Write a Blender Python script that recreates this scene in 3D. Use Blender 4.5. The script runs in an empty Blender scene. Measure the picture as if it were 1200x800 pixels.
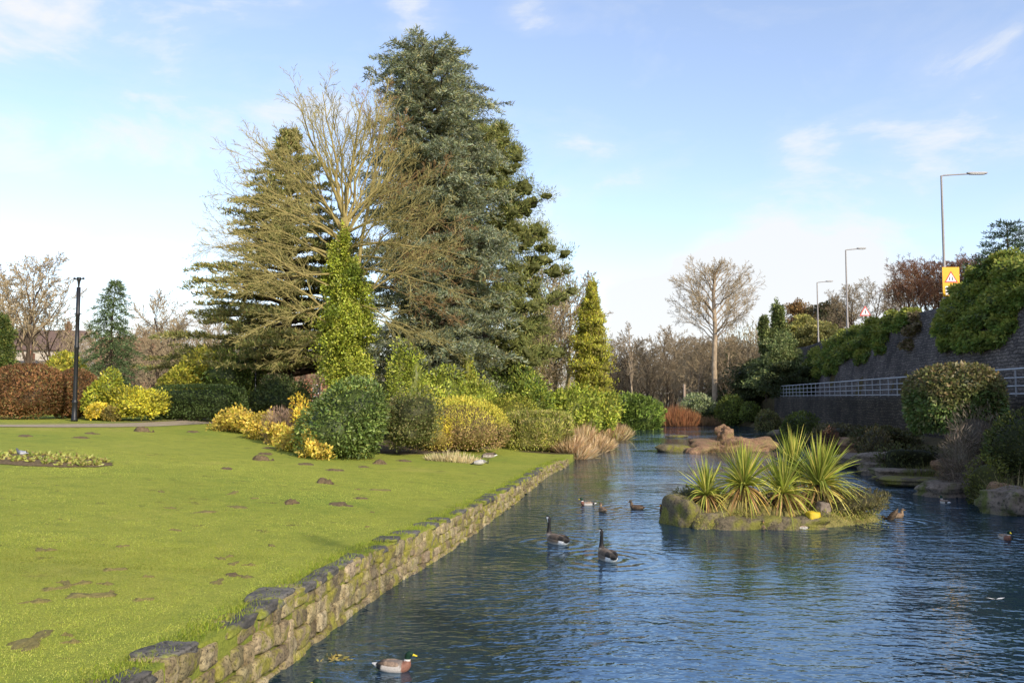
import bpy, math, random
import numpy as np
from mathutils import Vector, Matrix

# ------------------------------------------------------------------ scene
scene = bpy.context.scene
col = scene.collection
F = 1000.0                 # focal length in pixels of a 1200 px wide frame
EYE = 3.3
PITCH = math.atan(65.0 / F)
cp, sp_ = math.cos(PITCH), math.sin(PITCH)

def at(px, py, Y):
    """world point on the view ray of a photograph pixel at distance Y"""
    u, v = (px - 600) / F, (400 - py) / F
    d = np.array([u, cp - v * sp_, sp_ + v * cp])
    s = Y / d[1]
    return np.array([d[0] * s, Y, EYE + d[2] * s])

def smooth(a, b, x):
    t = np.clip((x - a) / (b - a), 0, 1)
    return t * t * (3 - 2 * t)

# ------------------------------------------------------------------ lie of the land
LY = [-30, 7, 8.85, 12, 14.2, 18.2, 26.6, 36.3, 41, 62, 79, 95, 103, 104.5, 2000]
LX = [-10, -3.42, -3.06, -2.66, -2.34, -1.46, 0, 1.5, 2.6, 6.2, 9.8, 14, 18, 21, 21]
RY = [-30, 10, 24, 30, 36.7, 41, 51, 66, 87, 98, 103, 104.5, 2000]
RX = [14, 14.2, 14.9, 16.0, 16.6, 16.9, 19.5, 23.5, 26, 26.5, 24, 21.05, 21.05]
WY = [-30, 9, 14, 18, 27, 36, 41, 62, 103]
WZ = [.95, .85, .78, .68, .52, .42, .35, .4, .6]
def Lx(y): return np.interp(y, LY, LX)
def Rx(y): return np.interp(y, RY, RX)
def Wz(y): return np.interp(y, WY, WZ)
def Xw(y): return 20.4 + (np.asarray(y, float) - 34) * .142      # lower retaining wall
def Xu(y): return Xw(y) + 3.6                                    # foot of the upper wall
def Zpath(y): return 3.28 - 2.0 * smooth(94, 125, np.asarray(y, float))
def Ztop(y): return 9.25 - 4.0 * smooth(140, 260, np.asarray(y, float))

def ground(x, y):
    x = np.asarray(x, float); y = np.asarray(y, float)
    L, R = Lx(y), Rx(y)
    d = np.maximum(L - x, 0)
    w = Wz(y)
    zl = w + .072 * np.maximum(0, d - 1.0)
    cap = 2.12
    zl = np.where(zl > cap - .3, cap - .3 + .3 * np.tanh((zl - cap + .3) / .3), zl)
    zl = zl + smooth(110, 420, y) * 9 * smooth(-20, -120, x)
    xw, xu = Xw(y), Xu(y)
    far = smooth(103, 106, y)
    fr = np.clip((x - R) / np.maximum(xw - R, .2), 0, 1)
    zr = .05 + .25 * smooth(0, .12, fr) + .95 * fr
    zr = zr * (1 - far) + far * (.6 + .6 * fr)
    zr = np.where(x > xw, Zpath(y), zr)
    t = np.clip((x - xu) / 1.5, 0, 1)
    zr = np.where(x > xu, Zpath(y) + (Ztop(y) - Zpath(y)) * t, zr)
    zr = zr + np.where(x > xu + 14, (x - xu - 14) * .10, 0) * smooth(300, 60, x)
    z = np.where(x <= L, zl, np.where(x >= R, zr, np.where(y > 104, .6, -.7)))
    return z

def gpt(px, Y, dz=0.0):
    """point on the ground below the pixel column px at distance Y"""
    x = at(px, 465, Y)[0]
    return np.array([x, Y, float(ground(x, Y)) + dz])

def on_ground(px, py):
    """where the view ray of a pixel meets the ground"""
    u, v = (px - 600) / F, (400 - py) / F
    d = np.array([u, cp - v * sp_, sp_ + v * cp])
    Y = 5.0
    while Y < 300:
        s = Y / d[1]
        if EYE + d[2] * s <= max(float(ground(d[0] * s, Y)), 0.0): break
        Y += .05
    return np.array([d[0] * Y / d[1], Y, max(float(ground(d[0] * Y / d[1], Y)), 0.0)])

# ------------------------------------------------------------------ mesh helper
class MB:
    def __init__(s): s.v, s.f3, s.f4, s.c, s.n = [], [], [], [], 0
    def add(s, V, F_, C):
        V = np.asarray(V, float).reshape(-1, 3); F_ = np.asarray(F_, np.int64)
        C = np.asarray(C, float)
        if C.ndim == 1: C = np.tile(C[:3], (len(V), 1))
        s.v.append(V); s.c.append(C)
        (s.f3 if F_.shape[1] == 3 else s.f4).append(F_ + s.n)
        s.n += len(V)
    def build(s, name, mat, parent=None, smooth_=False, origin=None):
        V = np.concatenate(s.v); C = np.concatenate(s.c)
        if origin is not None: V = V - np.asarray(origin, float)
        f3 = np.concatenate(s.f3) if s.f3 else np.zeros((0, 3), np.int64)
        f4 = np.concatenate(s.f4) if s.f4 else np.zeros((0, 4), np.int64)
        me = bpy.data.meshes.new(name)
        me.vertices.add(len(V)); me.vertices.foreach_set('co', V.astype(np.float32).ravel())
        loops = np.concatenate([f3.ravel(), f4.ravel()]).astype(np.int32)
        me.loops.add(len(loops)); me.loops.foreach_set('vertex_index', loops)
        tot = np.concatenate([np.full(len(f3), 3), np.full(len(f4), 4)]).astype(np.int32)
        st = np.concatenate([[0], np.cumsum(tot)[:-1]]).astype(np.int32)
        me.polygons.add(len(tot)); me.polygons.foreach_set('loop_start', st)
        me.polygons.foreach_set('loop_total', tot)
        me.polygons.foreach_set('use_smooth', np.full(len(tot), bool(smooth_)))
        a = me.color_attributes.new('Col', 'FLOAT_COLOR', 'POINT')
        a.data.foreach_set('color', np.concatenate([C, np.ones((len(C), 1))], 1).astype(np.float32).ravel())
        me.update(); me.validate()
        me.materials.append(mat)
        o = bpy.data.objects.new(name, me); col.objects.link(o)
        if parent is not None: o.parent = parent
        elif origin is not None: o.location = origin
        if origin is not None and parent is not None: pass
        return o

def tag(o, label=None, cat=None, group=None, kind=None):
    if label: o['label'] = label
    if cat: o['category'] = cat
    if group: o['group'] = group
    if kind: o['kind'] = kind
    return o

def thing(name, label, cat, loc, rz=0.0, group=None):
    o = bpy.data.objects.new(name, None); o.empty_display_size = .3
    col.objects.link(o); o.location = [float(q) for q in loc]; o.rotation_euler = (0, 0, rz)
    return tag(o, label, cat, group)

def dup(o, loc, rz=0.0, label=None, group=None, scale=None, parent=None):
    c = o.copy(); col.objects.link(c)
    if parent is not None: c.parent = parent
    else:
        c.location = [float(q) for q in loc]; c.rotation_euler = (0, 0, rz)
        if scale is not None: c.scale = scale if hasattr(scale, '__len__') else (scale,) * 3
        if label: c['label'] = label
        if group: c['group'] = group
    for ch in list(o.children): dup(ch, None, parent=c)
    return c

# ------------------------------------------------------------------ shapes
def unit(v): return v / np.maximum(np.linalg.norm(v, axis=-1, keepdims=True), 1e-9)

def tube(mb, pts, rad, k=8, c=(1, 1, 1), cap=False):
    pts = np.asarray(pts, float); n = len(pts); rad = np.broadcast_to(np.asarray(rad, float), (n,))
    t = np.gradient(pts, axis=0); t = unit(t)
    ref = np.array([0., 0, 1]) if abs(t[:, 2]).mean() < .8 else np.array([1., 0, 0])
    a = unit(np.cross(t, ref)); b = np.cross(t, a)
    th = np.arange(k) * 2 * math.pi / k
    V = pts[:, None, :] + rad[:, None, None] * (np.cos(th)[None, :, None] * a[:, None, :] + np.sin(th)[None, :, None] * b[:, None, :])
    i = np.arange(n - 1)[:, None] * k; j = np.arange(k)[None, :]; j2 = (j + 1) % k
    Fq = np.stack([i + j, i + j2, i + k + j2, i + k + j], -1).reshape(-1, 4)
    V = V.reshape(-1, 3)
    mb.add(V, Fq, c)
    if cap:
        for e, rev in ((0, True), (n - 1, False)):
            ring = V[e * k:(e + 1) * k]
            VV = np.vstack([ring, pts[e]])
            ff = [[q, (q + 1) % k, k] if not rev else [(q + 1) % k, q, k] for q in range(k)]
            mb.add(VV, ff, c)

def box(mb, lo, hi, c=(1, 1, 1), rz=0.0, pivot=(0, 0, 0)):
    lo, hi = np.array(lo, float), np.array(hi, float)
    V = np.array([[x, y, z] for z in (lo[2], hi[2]) for y in (lo[1], hi[1]) for x in (lo[0], hi[0])])
    if rz:
        p = np.array(pivot, float); V = (V - p) @ rotz(rz).T + p
    mb.add(V, [[0, 2, 3, 1], [4, 5, 7, 6], [0, 1, 5, 4], [2, 6, 7, 3], [0, 4, 6, 2], [1, 3, 7, 5]], c)

def rotz(a): return np.array([[math.cos(a), -math.sin(a), 0], [math.sin(a), math.cos(a), 0], [0, 0, 1]])

def sines(seed, n=10, lo=1.0, hi=4.0):
    r = np.random.default_rng(seed)
    K = unit(r.normal(size=(n, 3))) * r.uniform(lo, hi, (n, 1)); ph = r.uniform(0, 6.28, n)
    am = 1 / np.linalg.norm(K, axis=1) ** .7; am = am / np.sqrt((am ** 2).sum())
    return lambda p: (np.sin(np.asarray(p) @ K.T + ph) * am).sum(-1) * 1.2

def cube_grid(n):
    Vs, Fs, m = [], [], 0
    g = np.linspace(-1, 1, n + 1)
    A, B = np.meshgrid(g, g, indexing='ij'); A, B = A.ravel(), B.ravel(); O = np.ones_like(A)
    for ax in range(3):
        for sgn in (-1, 1):
            V = np.zeros((len(A), 3)); V[:, ax] = sgn; V[:, (ax + 1) % 3] = A * sgn; V[:, (ax + 2) % 3] = B
            i, j = np.meshgrid(np.arange(n), np.arange(n), indexing='ij'); i, j = i.ravel(), j.ravel()
            q = i * (n + 1) + j
            Fs.append(np.stack([q, q + n + 1, q + n + 2, q + 1], 1) + m); Vs.append(V); m += len(V)
    V = np.concatenate(Vs); Fq = np.concatenate(Fs)
    key = np.round(V * 1000).astype(int)
    _, idx, inv = np.unique(key, axis=0, return_index=True, return_inverse=True)
    return V[idx], inv.ravel()[Fq]
CG5, CG9, CG14 = cube_grid(5), cube_grid(9), cube_grid(14)

def rock_into(mb, c, half, seed, p=4.0, rough=.12, rz=0.0, col_=(1, 1, 1), grid=CG9, strata=0.0):
    V, Fq = grid
    Q = V / (np.abs(V) ** p).sum(1, keepdims=True) ** (1 / p)
    f1, f2 = sines(seed, 8, 1.2, 3), sines(seed + 99, 14, 4, 10)
    k = 1 + rough * f1(Q) + rough * .35 * f2(Q)
    Q = Q * k[:, None]
    if strata: Q[:, :2] *= (1 + strata * np.sign(np.sin(Q[:, 2:3] * 7 + seed)))
    P = (Q * np.array(half)) @ rotz(rz).T + np.array(c, float)
    mb.add(P, Fq, col_)

def leaves(mb, P, D, S, Ln, Wd, C):
    """one four-cornered leaf per row"""
    D = unit(D); S = unit(np.cross(D, S)); n = len(P)
    Ln = np.broadcast_to(Ln, (n,))[:, None]; Wd = np.broadcast_to(Wd, (n,))[:, None]
    m = P + D * Ln * .5
    V = np.stack([P, m + S * Wd * .5, P + D * Ln, m - S * Wd * .5], 1).reshape(-1, 3)
    mb.add(V, np.arange(4 * n).reshape(n, 4), np.repeat(C, 4, 0))

def palette(r, pal, n, jit=.18):
    pal = np.array(pal, float); C = pal[r.integers(0, len(pal), n)]
    return np.clip(C * r.uniform(1 - jit, 1 + jit, (n, 1)) * r.uniform(1 - jit * .4, 1 + jit * .4, (n, 3)), .003, .9)

def blob(mb, c, rad, n, ls, pal, seed, box_=2.0, lump=.16, freq=2.6, up=.4, inner=.78, aspect=.5, rz=0.0,
         core=(.025, .03, .012), floor=None, out=.7, coreK=.78, wild=0.0, topcol=None):
    """a leafy body: a rough solid core with a shell of single leaves"""
    r = np.random.default_rng(seed); rad = np.array(rad, float); c = np.array(c, float); R = rotz(rz)
    fn = sines(seed, 10, freq * .6, freq * 1.8)
    def surf(d):
        s = d / (np.abs(d) ** box_).sum(1, keepdims=True) ** (1 / box_)
        return s * rad * (1 + lump * fn(d))[:, None]
    d = unit(r.normal(size=(int(n * 1.3), 3))); d = d[d[:, 2] > -.75][:n]; n = len(d)
    s = surf(d)
    u = r.uniform(inner, 1.04, n) ** .7
    if wild: u = u + np.abs(r.normal(0, wild, n))
    P = (s * u[:, None]) @ R.T + c
    o = unit((d / rad) ) @ R.T
    D = o * out + np.array([0, 0, up]) + r.normal(0, .55, (n, 3))
    C = palette(r, pal, n)
    cl = sines(seed + 5, 8, 3, 9)(d)[:, None]; C = C * (1 + .28 * np.clip(cl, -1, 1))
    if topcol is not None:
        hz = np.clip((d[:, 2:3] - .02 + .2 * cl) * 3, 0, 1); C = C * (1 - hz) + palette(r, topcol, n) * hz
    Ls = ls * r.uniform(.6, 1.3, n)
    if floor is not None:
        k = P[:, 2] > floor; P, D, C, Ls, o = P[k], D[k], C[k], Ls[k], o[k]
    leaves(mb, P, D, o + r.normal(0, .5, (len(P), 3)), Ls, Ls * aspect, C)
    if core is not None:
        core = np.array(pal).mean(0) * .42  # core darker than the leaves, painting in the shade inside the body
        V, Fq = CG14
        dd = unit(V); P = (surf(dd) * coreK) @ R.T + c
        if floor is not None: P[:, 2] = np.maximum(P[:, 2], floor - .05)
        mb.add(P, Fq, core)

# ------------------------------------------------------------------ materials
def newmat(name):
    m = bpy.data.materials.new(name); m.use_nodes = True
    nt = m.node_tree; nt.nodes.clear()
    out = nt.nodes.new('ShaderNodeOutputMaterial')
    return m, nt, out
def N(nt, t, **kw):
    n = nt.nodes.new(t)
    for k, v in kw.items():
        if k.startswith('i_'):
            n.inputs[int(k[2:]) if k[2:].isdigit() else k[2:].replace('_', ' ')].default_value = v
        else: setattr(n, k, v)
    return n
def ramp(nt, fac, stops, interp='LINEAR'):
    r = nt.nodes.new('ShaderNodeValToRGB'); r.color_ramp.interpolation = interp
    e = r.color_ramp.elements
    while len(e) < len(stops): e.new(.5)
    for k, (p, c) in enumerate(stops): e[k].position = p; e[k].color = (*c, 1) if len(c) == 3 else c
    nt.links.new(fac, r.inputs[0]); return r
def noise(nt, vec, scale, detail=4, rough=.55, dist=0):
    n = N(nt, 'ShaderNodeTexNoise'); n.inputs['Scale'].default_value = scale; n.inputs['Detail'].default_value = detail
    n.inputs['Roughness'].default_value = rough; n.inputs['Distortion'].default_value = dist
    if vec is not None: nt.links.new(vec, n.inputs['Vector'])
    return n
def mixc(nt, fac, a, b, mode='MIX'):
    m = nt.nodes.new('ShaderNodeMix'); m.data_type = 'RGBA'; m.blend_type = mode
    for sock, v in ((m.inputs[0], fac), (m.inputs[6], a), (m.inputs[7], b)):
        if hasattr(v, 'is_output') or hasattr(v, 'links'): nt.links.new(v, sock)
        elif isinstance(v, (tuple, list)): sock.default_value = (*v, 1)
        else: sock.default_value = v
    return m.outputs[2]
def bump(nt, h, strength, dist, prev=None):
    b = nt.nodes.new('ShaderNodeBump'); b.inputs['Strength'].default_value = strength; b.inputs['Distance'].default_value = dist
    nt.links.new(h, b.inputs['Height'])
    if prev is not None: nt.links.new(prev, b.inputs['Normal'])
    return b.outputs[0]
def princ(nt, out, colr, rough=.8, spec=.3, nrm=None, metal=0):
    p = nt.nodes.new('ShaderNodeBsdfPrincipled')
    if hasattr(colr, 'links'): nt.links.new(colr, p.inputs['Base Color'])
    else: p.inputs['Base Color'].default_value = (*colr, 1)
    p.inputs['Roughness'].default_value = rough; p.inputs['Specular IOR Level'].default_value = spec
    p.inputs['Metallic'].default_value = metal
    if nrm is not None: nt.links.new(nrm, p.inputs['Normal'])
    nt.links.new(p.outputs[0], out.inputs[0]); return p

def foliage_mat(name, trans=.3, rough=.55, spec=.25):
    m, nt, out = newmat(name)
    a = N(nt, 'ShaderNodeAttribute', attribute_name='Col')
    tc = N(nt, 'ShaderNodeTexCoord')
    n = noise(nt, tc.outputs['Object'], 1.3, 3)
    f = ramp(nt, n.outputs[0], [(.3, (.95, .97, .92)), (.7, (1.6, 1.57, 1.52))])
    c = mixc(nt, 1.0, a.outputs['Color'], f.outputs[0], 'MULTIPLY')
    p = princ(nt, out, c, rough, spec)
    t = N(nt, 'ShaderNodeBsdfTranslucent'); nt.links.new(c, t.inputs[0])
    mx = N(nt, 'ShaderNodeMixShader'); mx.inputs[0].default_value = trans
    nt.links.new(p.outputs[0], mx.inputs[1]); nt.links.new(t.outputs[0], mx.inputs[2]); nt.links.new(mx.outputs[0], out.inputs[0])
    return m
LEAF = foliage_mat('leaf_material', .28)
GLOSSY_LEAF = foliage_mat('glossy_leaf_material', .22, .45, .3)
NEEDLE = foliage_mat('needle_material', .15, .65, .2)
BLADE = foliage_mat('blade_material', .3, .6, .15)

def bark_mat(name, c1, c2, scale=6.0, b=.03):
    m, nt, out = newmat(name)
    tc = N(nt, 'ShaderNodeTexCoord'); mp = N(nt, 'ShaderNodeMapping'); mp.inputs['Scale'].default_value = (1, 1, .35)
    nt.links.new(tc.outputs['Object'], mp.inputs[0])
    n = noise(nt, mp.outputs[0], scale, 6, .65)
    c = ramp(nt, n.outputs[0], [(.32, c1), (.68, c2)])
    princ(nt, out, c.outputs[0], .9, .15, bump(nt, n.outputs[0], .6, b)); return m
BARK_DARK = bark_mat('dark_bark', (.05, .035, .025), (.13, .095, .065))
BARK_LICHEN = bark_mat('lichen_bark', (.17, .125, .05), (.38, .31, .12))
BARK_PALE = bark_mat('pale_bark', (.26, .19, .12), (.5, .39, .27))
TWIG_TAN = bark_mat('tan_twigs', (.25, .19, .115), (.42, .33, .2))  # twigs lightened, with distance haze put into the colour
TWIG_BROWN = bark_mat('brown_twigs', (.19, .145, .09), (.32, .25, .155))  # paler brown that carries the background haze in its colour
TWIG_RED = bark_mat('red_brown_twigs', (.15, .075, .045), (.3, .155, .09))

def vcol_mat(name, rough=.7, spec=.3, nscale=20, amt=.2, bmp=0.0):
    m, nt, out = newmat(name)
    a = N(nt, 'ShaderNodeAttribute', attribute_name='Col'); tc = N(nt, 'ShaderNodeTexCoord')
    n = noise(nt, tc.outputs['Object'], nscale, 4)
    f = ramp(nt, n.outputs[0], [(.3, (1 - amt,) * 3), (.7, (1 + amt,) * 3)])
    c = mixc(nt, 1.0, a.outputs['Color'], f.outputs[0], 'MULTIPLY')
    princ(nt, out, c, rough, spec, bump(nt, n.outputs[0], .5, bmp) if bmp else None); return m
FEATHER = vcol_mat('feathers', .6, .25, 60, .22, .004)
PAINTED = vcol_mat('painted_metal', .45, .4, 8, .08)
PLASTER = vcol_mat('house_walls', .85, .2, 3, .12)

def stone_mat(name, c1, c2, moss, mosslo, mosshi, scale=3.0, dark=(.03, .027, .02), bmp=.05):
    m, nt, out = newmat(name)
    tc = N(nt, 'ShaderNodeTexCoord'); geo = N(nt, 'ShaderNodeNewGeometry')
    a = N(nt, 'ShaderNodeAttribute', attribute_name='Col')
    n1 = noise(nt, tc.outputs['Object'], scale, 6, .6); n2 = noise(nt, tc.outputs['Object'], scale * .55, 5, .65, .6)
    n3 = noise(nt, tc.outputs['Object'], scale * 6, 5, .7)
    base = ramp(nt, n1.outputs[0], [(.3, c1), (.7, c2)])
    c = mixc(nt, 1.0, base.outputs[0], a.outputs['Color'], 'MULTIPLY')
    pit = ramp(nt, n3.outputs[0], [(.34, (1, 1, 1)), (.5, (0, 0, 0))])
    c = mixc(nt, pit.outputs[0], c, dark)
    mk = ramp(nt, n2.outputs[0], [(mosslo, (0, 0, 0)), (mosshi, (1, 1, 1))])
    m3 = ramp(nt, n3.outputs[0], [(.3, tuple(.55 * q for q in moss)), (.7, tuple(1.25 * q for q in moss))])
    c = mixc(nt, mk.outputs[0], c, m3.outputs[0])
    b = bump(nt, n1.outputs[0], .7, bmp); b = bump(nt, n3.outputs[0], .8, bmp * .4, b)
    princ(nt, out, c, .88, .2, b); return m
WALLSTONE = stone_mat('mossy_wall_stone', (.2, .15, .085), (.5, .41, .25), (.29, .26, .05), .48, .60, 5.5, bmp=.07)
COPING = stone_mat('slate_coping', (.07, .065, .06), (.17, .155, .135), (.24, .25, .04), .5, .62, 4.0)
ROCKMOSS = stone_mat('mossy_rock', (.09, .07, .045), (.25, .2, .12), (.2, .185, .04), .44, .58, 3.2, bmp=.12)
ROCKPINK = stone_mat('pink_sandstone', (.2, .115, .065), (.4, .24, .14), (.26, .19, .085), .48, .62, 2.8, bmp=.12)
ROCKGREY = stone_mat('grey_rock', (.13, .10, .075), (.28, .22, .17), (.10, .11, .03), .5, .62, 1.6)

def masonry_mat(name, c1, c2, sx, sz, mort=(.05, .045, .04)):
    m, nt, out = newmat(name)
    tc = N(nt, 'ShaderNodeTexCoord'); sep = N(nt, 'ShaderNodeSeparateXYZ'); nt.links.new(tc.outputs['Object'], sep.inputs[0])
    cmb = N(nt, 'ShaderNodeCombineXYZ'); nt.links.new(sep.outputs[1], cmb.inputs[0]); nt.links.new(sep.outputs[2], cmb.inputs[1])
    nz = noise(nt, tc.outputs['Object'], 1.6, 3)
    vm = N(nt, 'ShaderNodeVectorMath', operation='MULTIPLY_ADD'); nt.links.new(nz.outputs['Color'], vm.inputs[0])
    vm.inputs[1].default_value = (.5, .4, 0); nt.links.new(cmb.outputs[0], vm.inputs[2])
    br = N(nt, 'ShaderNodeTexBrick'); nt.links.new(vm.outputs[0], br.inputs['Vector'])
    br.inputs['Scale'].default_value = 1; br.inputs['Brick Width'].default_value = sx; br.inputs['Row Height'].default_value = sz
    br.inputs['Mortar Size'].default_value = .03; br.inputs['Mortar Smooth'].default_value = .4; br.inputs['Bias'].default_value = 0
    br.inputs['Color1'].default_value = (*c1, 1); br.inputs['Color2'].default_value = (*c2, 1); br.inputs['Mortar'].default_value = (*mort, 1)
    n2 = noise(nt, tc.outputs['Object'], .5, 6, .65); st = ramp(nt, n2.outputs[0], [(.3, (.45, .45, .45)), (.7, (1.5, 1.45, 1.38))])
    c = mixc(nt, 1.0, br.outputs[0], st.outputs[0], 'MULTIPLY')
    n4 = noise(nt, tc.outputs['Object'], 9, 5, .7)
    inv = ramp(nt, br.outputs['Fac'], [(0, (1, 1, 1)), (1, (0, 0, 0))])
    b = bump(nt, inv.outputs[0], 1.0, .07); b = bump(nt, n4.outputs[0], .8, .05, b)
    princ(nt, out, c, .9, .15, b); return m
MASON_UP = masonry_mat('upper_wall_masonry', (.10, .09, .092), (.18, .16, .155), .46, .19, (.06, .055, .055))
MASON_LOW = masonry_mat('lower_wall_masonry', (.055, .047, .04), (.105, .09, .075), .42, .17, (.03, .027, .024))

# ---- ground
def ground_mat():
    m, nt, out = newmat('lawn_and_soil')
    a = N(nt, 'ShaderNodeAttribute', attribute_name='Col'); sep = N(nt, 'ShaderNodeSeparateColor'); nt.links.new(a.outputs['Color'], sep.inputs[0])
    tc = N(nt, 'ShaderNodeTexCoord'); V = tc.outputs['Object']
    n1 = noise(nt, V, .22, 5, .6); n2 = noise(nt, V, 2.2, 5, .65); n3 = noise(nt, V, 28, 4, .7); n4 = noise(nt, V, 110, 2)
    g = ramp(nt, n1.outputs[0], [(.3, (.225, .28, .045)), (.45, (.28, .31, .05)), (.6, (.31, .33, .055)), (.72, (.37, .35, .075))])
    g2 = ramp(nt, n2.outputs[0], [(.25, (.74, .8, .8)), (.5, (1, 1, 1)), (.75, (1.16, 1.1, 1.05))])
    c = mixc(nt, 1.0, g.outputs[0], g2.outputs[0], 'MULTIPLY')
    g3 = ramp(nt, n3.outputs[0], [(.3, (.68, .72, .7)), (.7, (1.25, 1.2, 1.2))])
    c = mixc(nt, 1.0, c, g3.outputs[0], 'MULTIPLY')
    # worn, muddy patches
    mp = N(nt, 'ShaderNodeMapping'); mp.inputs['Scale'].default_value = (1, 1.3, 1); nt.links.new(V, mp.inputs[0])
    n5 = noise(nt, mp.outputs[0], 1.7, 6, .68, .3); w = ramp(nt, n5.outputs[0], [(.60, (0, 0, 0)), (.67, (1, 1, 1))])
    n6 = noise(nt, V, .16, 2); w2 = ramp(nt, n6.outputs[0], [(.40, (0, 0, 0)), (.55, (.8, .8, .8))])
    wm = mixc(nt, 1.0, w.outputs[0], w2.outputs[0], 'MULTIPLY')
    c = mixc(nt, wm, c, (.13, .095, .04))
    soil = ramp(nt, n2.outputs[0], [(.3, (.055, .04, .025)), (.7, (.14, .105, .065))])
    c = mixc(nt, sep.outputs[1], c, soil.outputs[0])
    rough = ramp(nt, n2.outputs[0], [(.3, (.05, .042, .02)), (.7, (.13, .10, .05))])
    c = mixc(nt, sep.outputs[2], c, rough.outputs[0])
    b = bump(nt, n3.outputs[0], .8, .04); b = bump(nt, n4.outputs[0], .6, .015, b)
    princ(nt, out, c, .95, .1, b); return m
GROUND = ground_mat()

def simple_ground(name, c1, c2, scale, bmp=.02):
    m, nt, out = newmat(name); tc = N(nt, 'ShaderNodeTexCoord')
    n = noise(nt, tc.outputs['Object'], scale, 6, .65); c = ramp(nt, n.outputs[0], [(.3, c1), (.7, c2)])
    princ(nt, out, c.outputs[0], .93, .15, bump(nt, n.outputs[0], .6, bmp)); return m
PATHM = simple_ground('path_surface', (.27, .215, .14), (.4, .33, .23), 4)
KERBM = simple_ground('kerb_edging', (.10, .08, .06), (.2, .16, .11), 6)
ASPHALT = simple_ground('asphalt', (.04, .04, .042), (.065, .065, .065), 12)
WORN = simple_ground('worn_turf', (.12, .10, .035), (.24, .2, .075), 16, .04)
SOILM = simple_ground('molehill_soil', (.07, .05, .026), (.2, .145, .08), 14, .06)
MUDISLE = simple_ground('island_turf', (.10, .085, .03), (.3, .26, .09), 2.2, .08)

def wpt(px, py):
    p = at(px, py, 10); t = EYE / (EYE - p[2]); return np.array([p[0] * t, 10 * t, -.01])
def water_mat():
    m, nt, out = newmat('rippled_water'); tc = N(nt, 'ShaderNodeTexCoord'); V = tc.outputs['Object']
    def wv(sx, sy, sc, det, rough, rot=0, dist=0):
        mp = N(nt, 'ShaderNodeMapping'); mp.inputs['Scale'].default_value = (sx, sy, 1); mp.inputs['Rotation'].default_value = (0, 0, rot)
        nt.links.new(V, mp.inputs[0]); return noise(nt, mp.outputs[0], sc, det, rough, dist)
    a = wv(.55, 1.0, 2.6, 3, .5, .15, .4); b_ = wv(.6, 1.0, 7.5, 2, .5, -.25, .3); c_ = wv(.5, 1.0, .55, 2, .5, .5)
    amp = wv(1, 1, .12, 2, .5)
    ar = ramp(nt, amp.outputs[0], [(.38, (.22,) * 3), (.62, (1.05,) * 3)])
    def mul(x, k):
        q = N(nt, 'ShaderNodeMath', operation='MULTIPLY'); nt.links.new(x, q.inputs[0])
        if hasattr(k, 'links'): nt.links.new(k, q.inputs[1])
        else: q.inputs[1].default_value = k
        return q.outputs[0]
    def addm(x, y):
        q = N(nt, 'ShaderNodeMath', operation='ADD'); nt.links.new(x, q.inputs[0]); nt.links.new(y, q.inputs[1]); return q.outputs[0]
    h = addm(addm(mul(a.outputs[0], 1.0), mul(b_.outputs[0], .46)), mul(c_.outputs[0], 1.2))
    h = mul(h, ar.outputs[0])
    for (px, py, k_) in ((652, 636, 1.), (711, 655, 1.), (463, 785, .6), (706, 599, .8), (746, 596, .8), (1047, 612, 1.6), (1107, 590, 1.), (1178, 632, 1.), (940, 620, .8)):
        q = wpt(px, py); dn = N(nt, 'ShaderNodeVectorMath', operation='DISTANCE'); nt.links.new(V, dn.inputs[0]); dn.inputs[1].default_value = (q[0], q[1], 0)
        sn = N(nt, 'ShaderNodeMath', operation='SINE'); nt.links.new(mul(dn.outputs['Value'], 16.0), sn.inputs[0])
        mr = N(nt, 'ShaderNodeMapRange'); mr.interpolation_type = 'SMOOTHSTEP'; nt.links.new(dn.outputs['Value'], mr.inputs[0]); mr.inputs[1].default_value = 2.2; mr.inputs[2].default_value = .2; mr.inputs[3].default_value = 0; mr.inputs[4].default_value = .16 * k_
        h = addm(h, mul(sn.outputs[0], mr.outputs[0]))
    b = bump(nt, h, 1.0, .056)
    p = princ(nt, out, (.014, .03, .052), .01, .5, b); p.inputs['IOR'].default_value = 3.6; p.inputs['Specular Tint'].default_value = (.58, .81, 1.0, 1)  # blue base and specular tint put sky reflection into the colour
    return m
WATER = water_mat()

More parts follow.
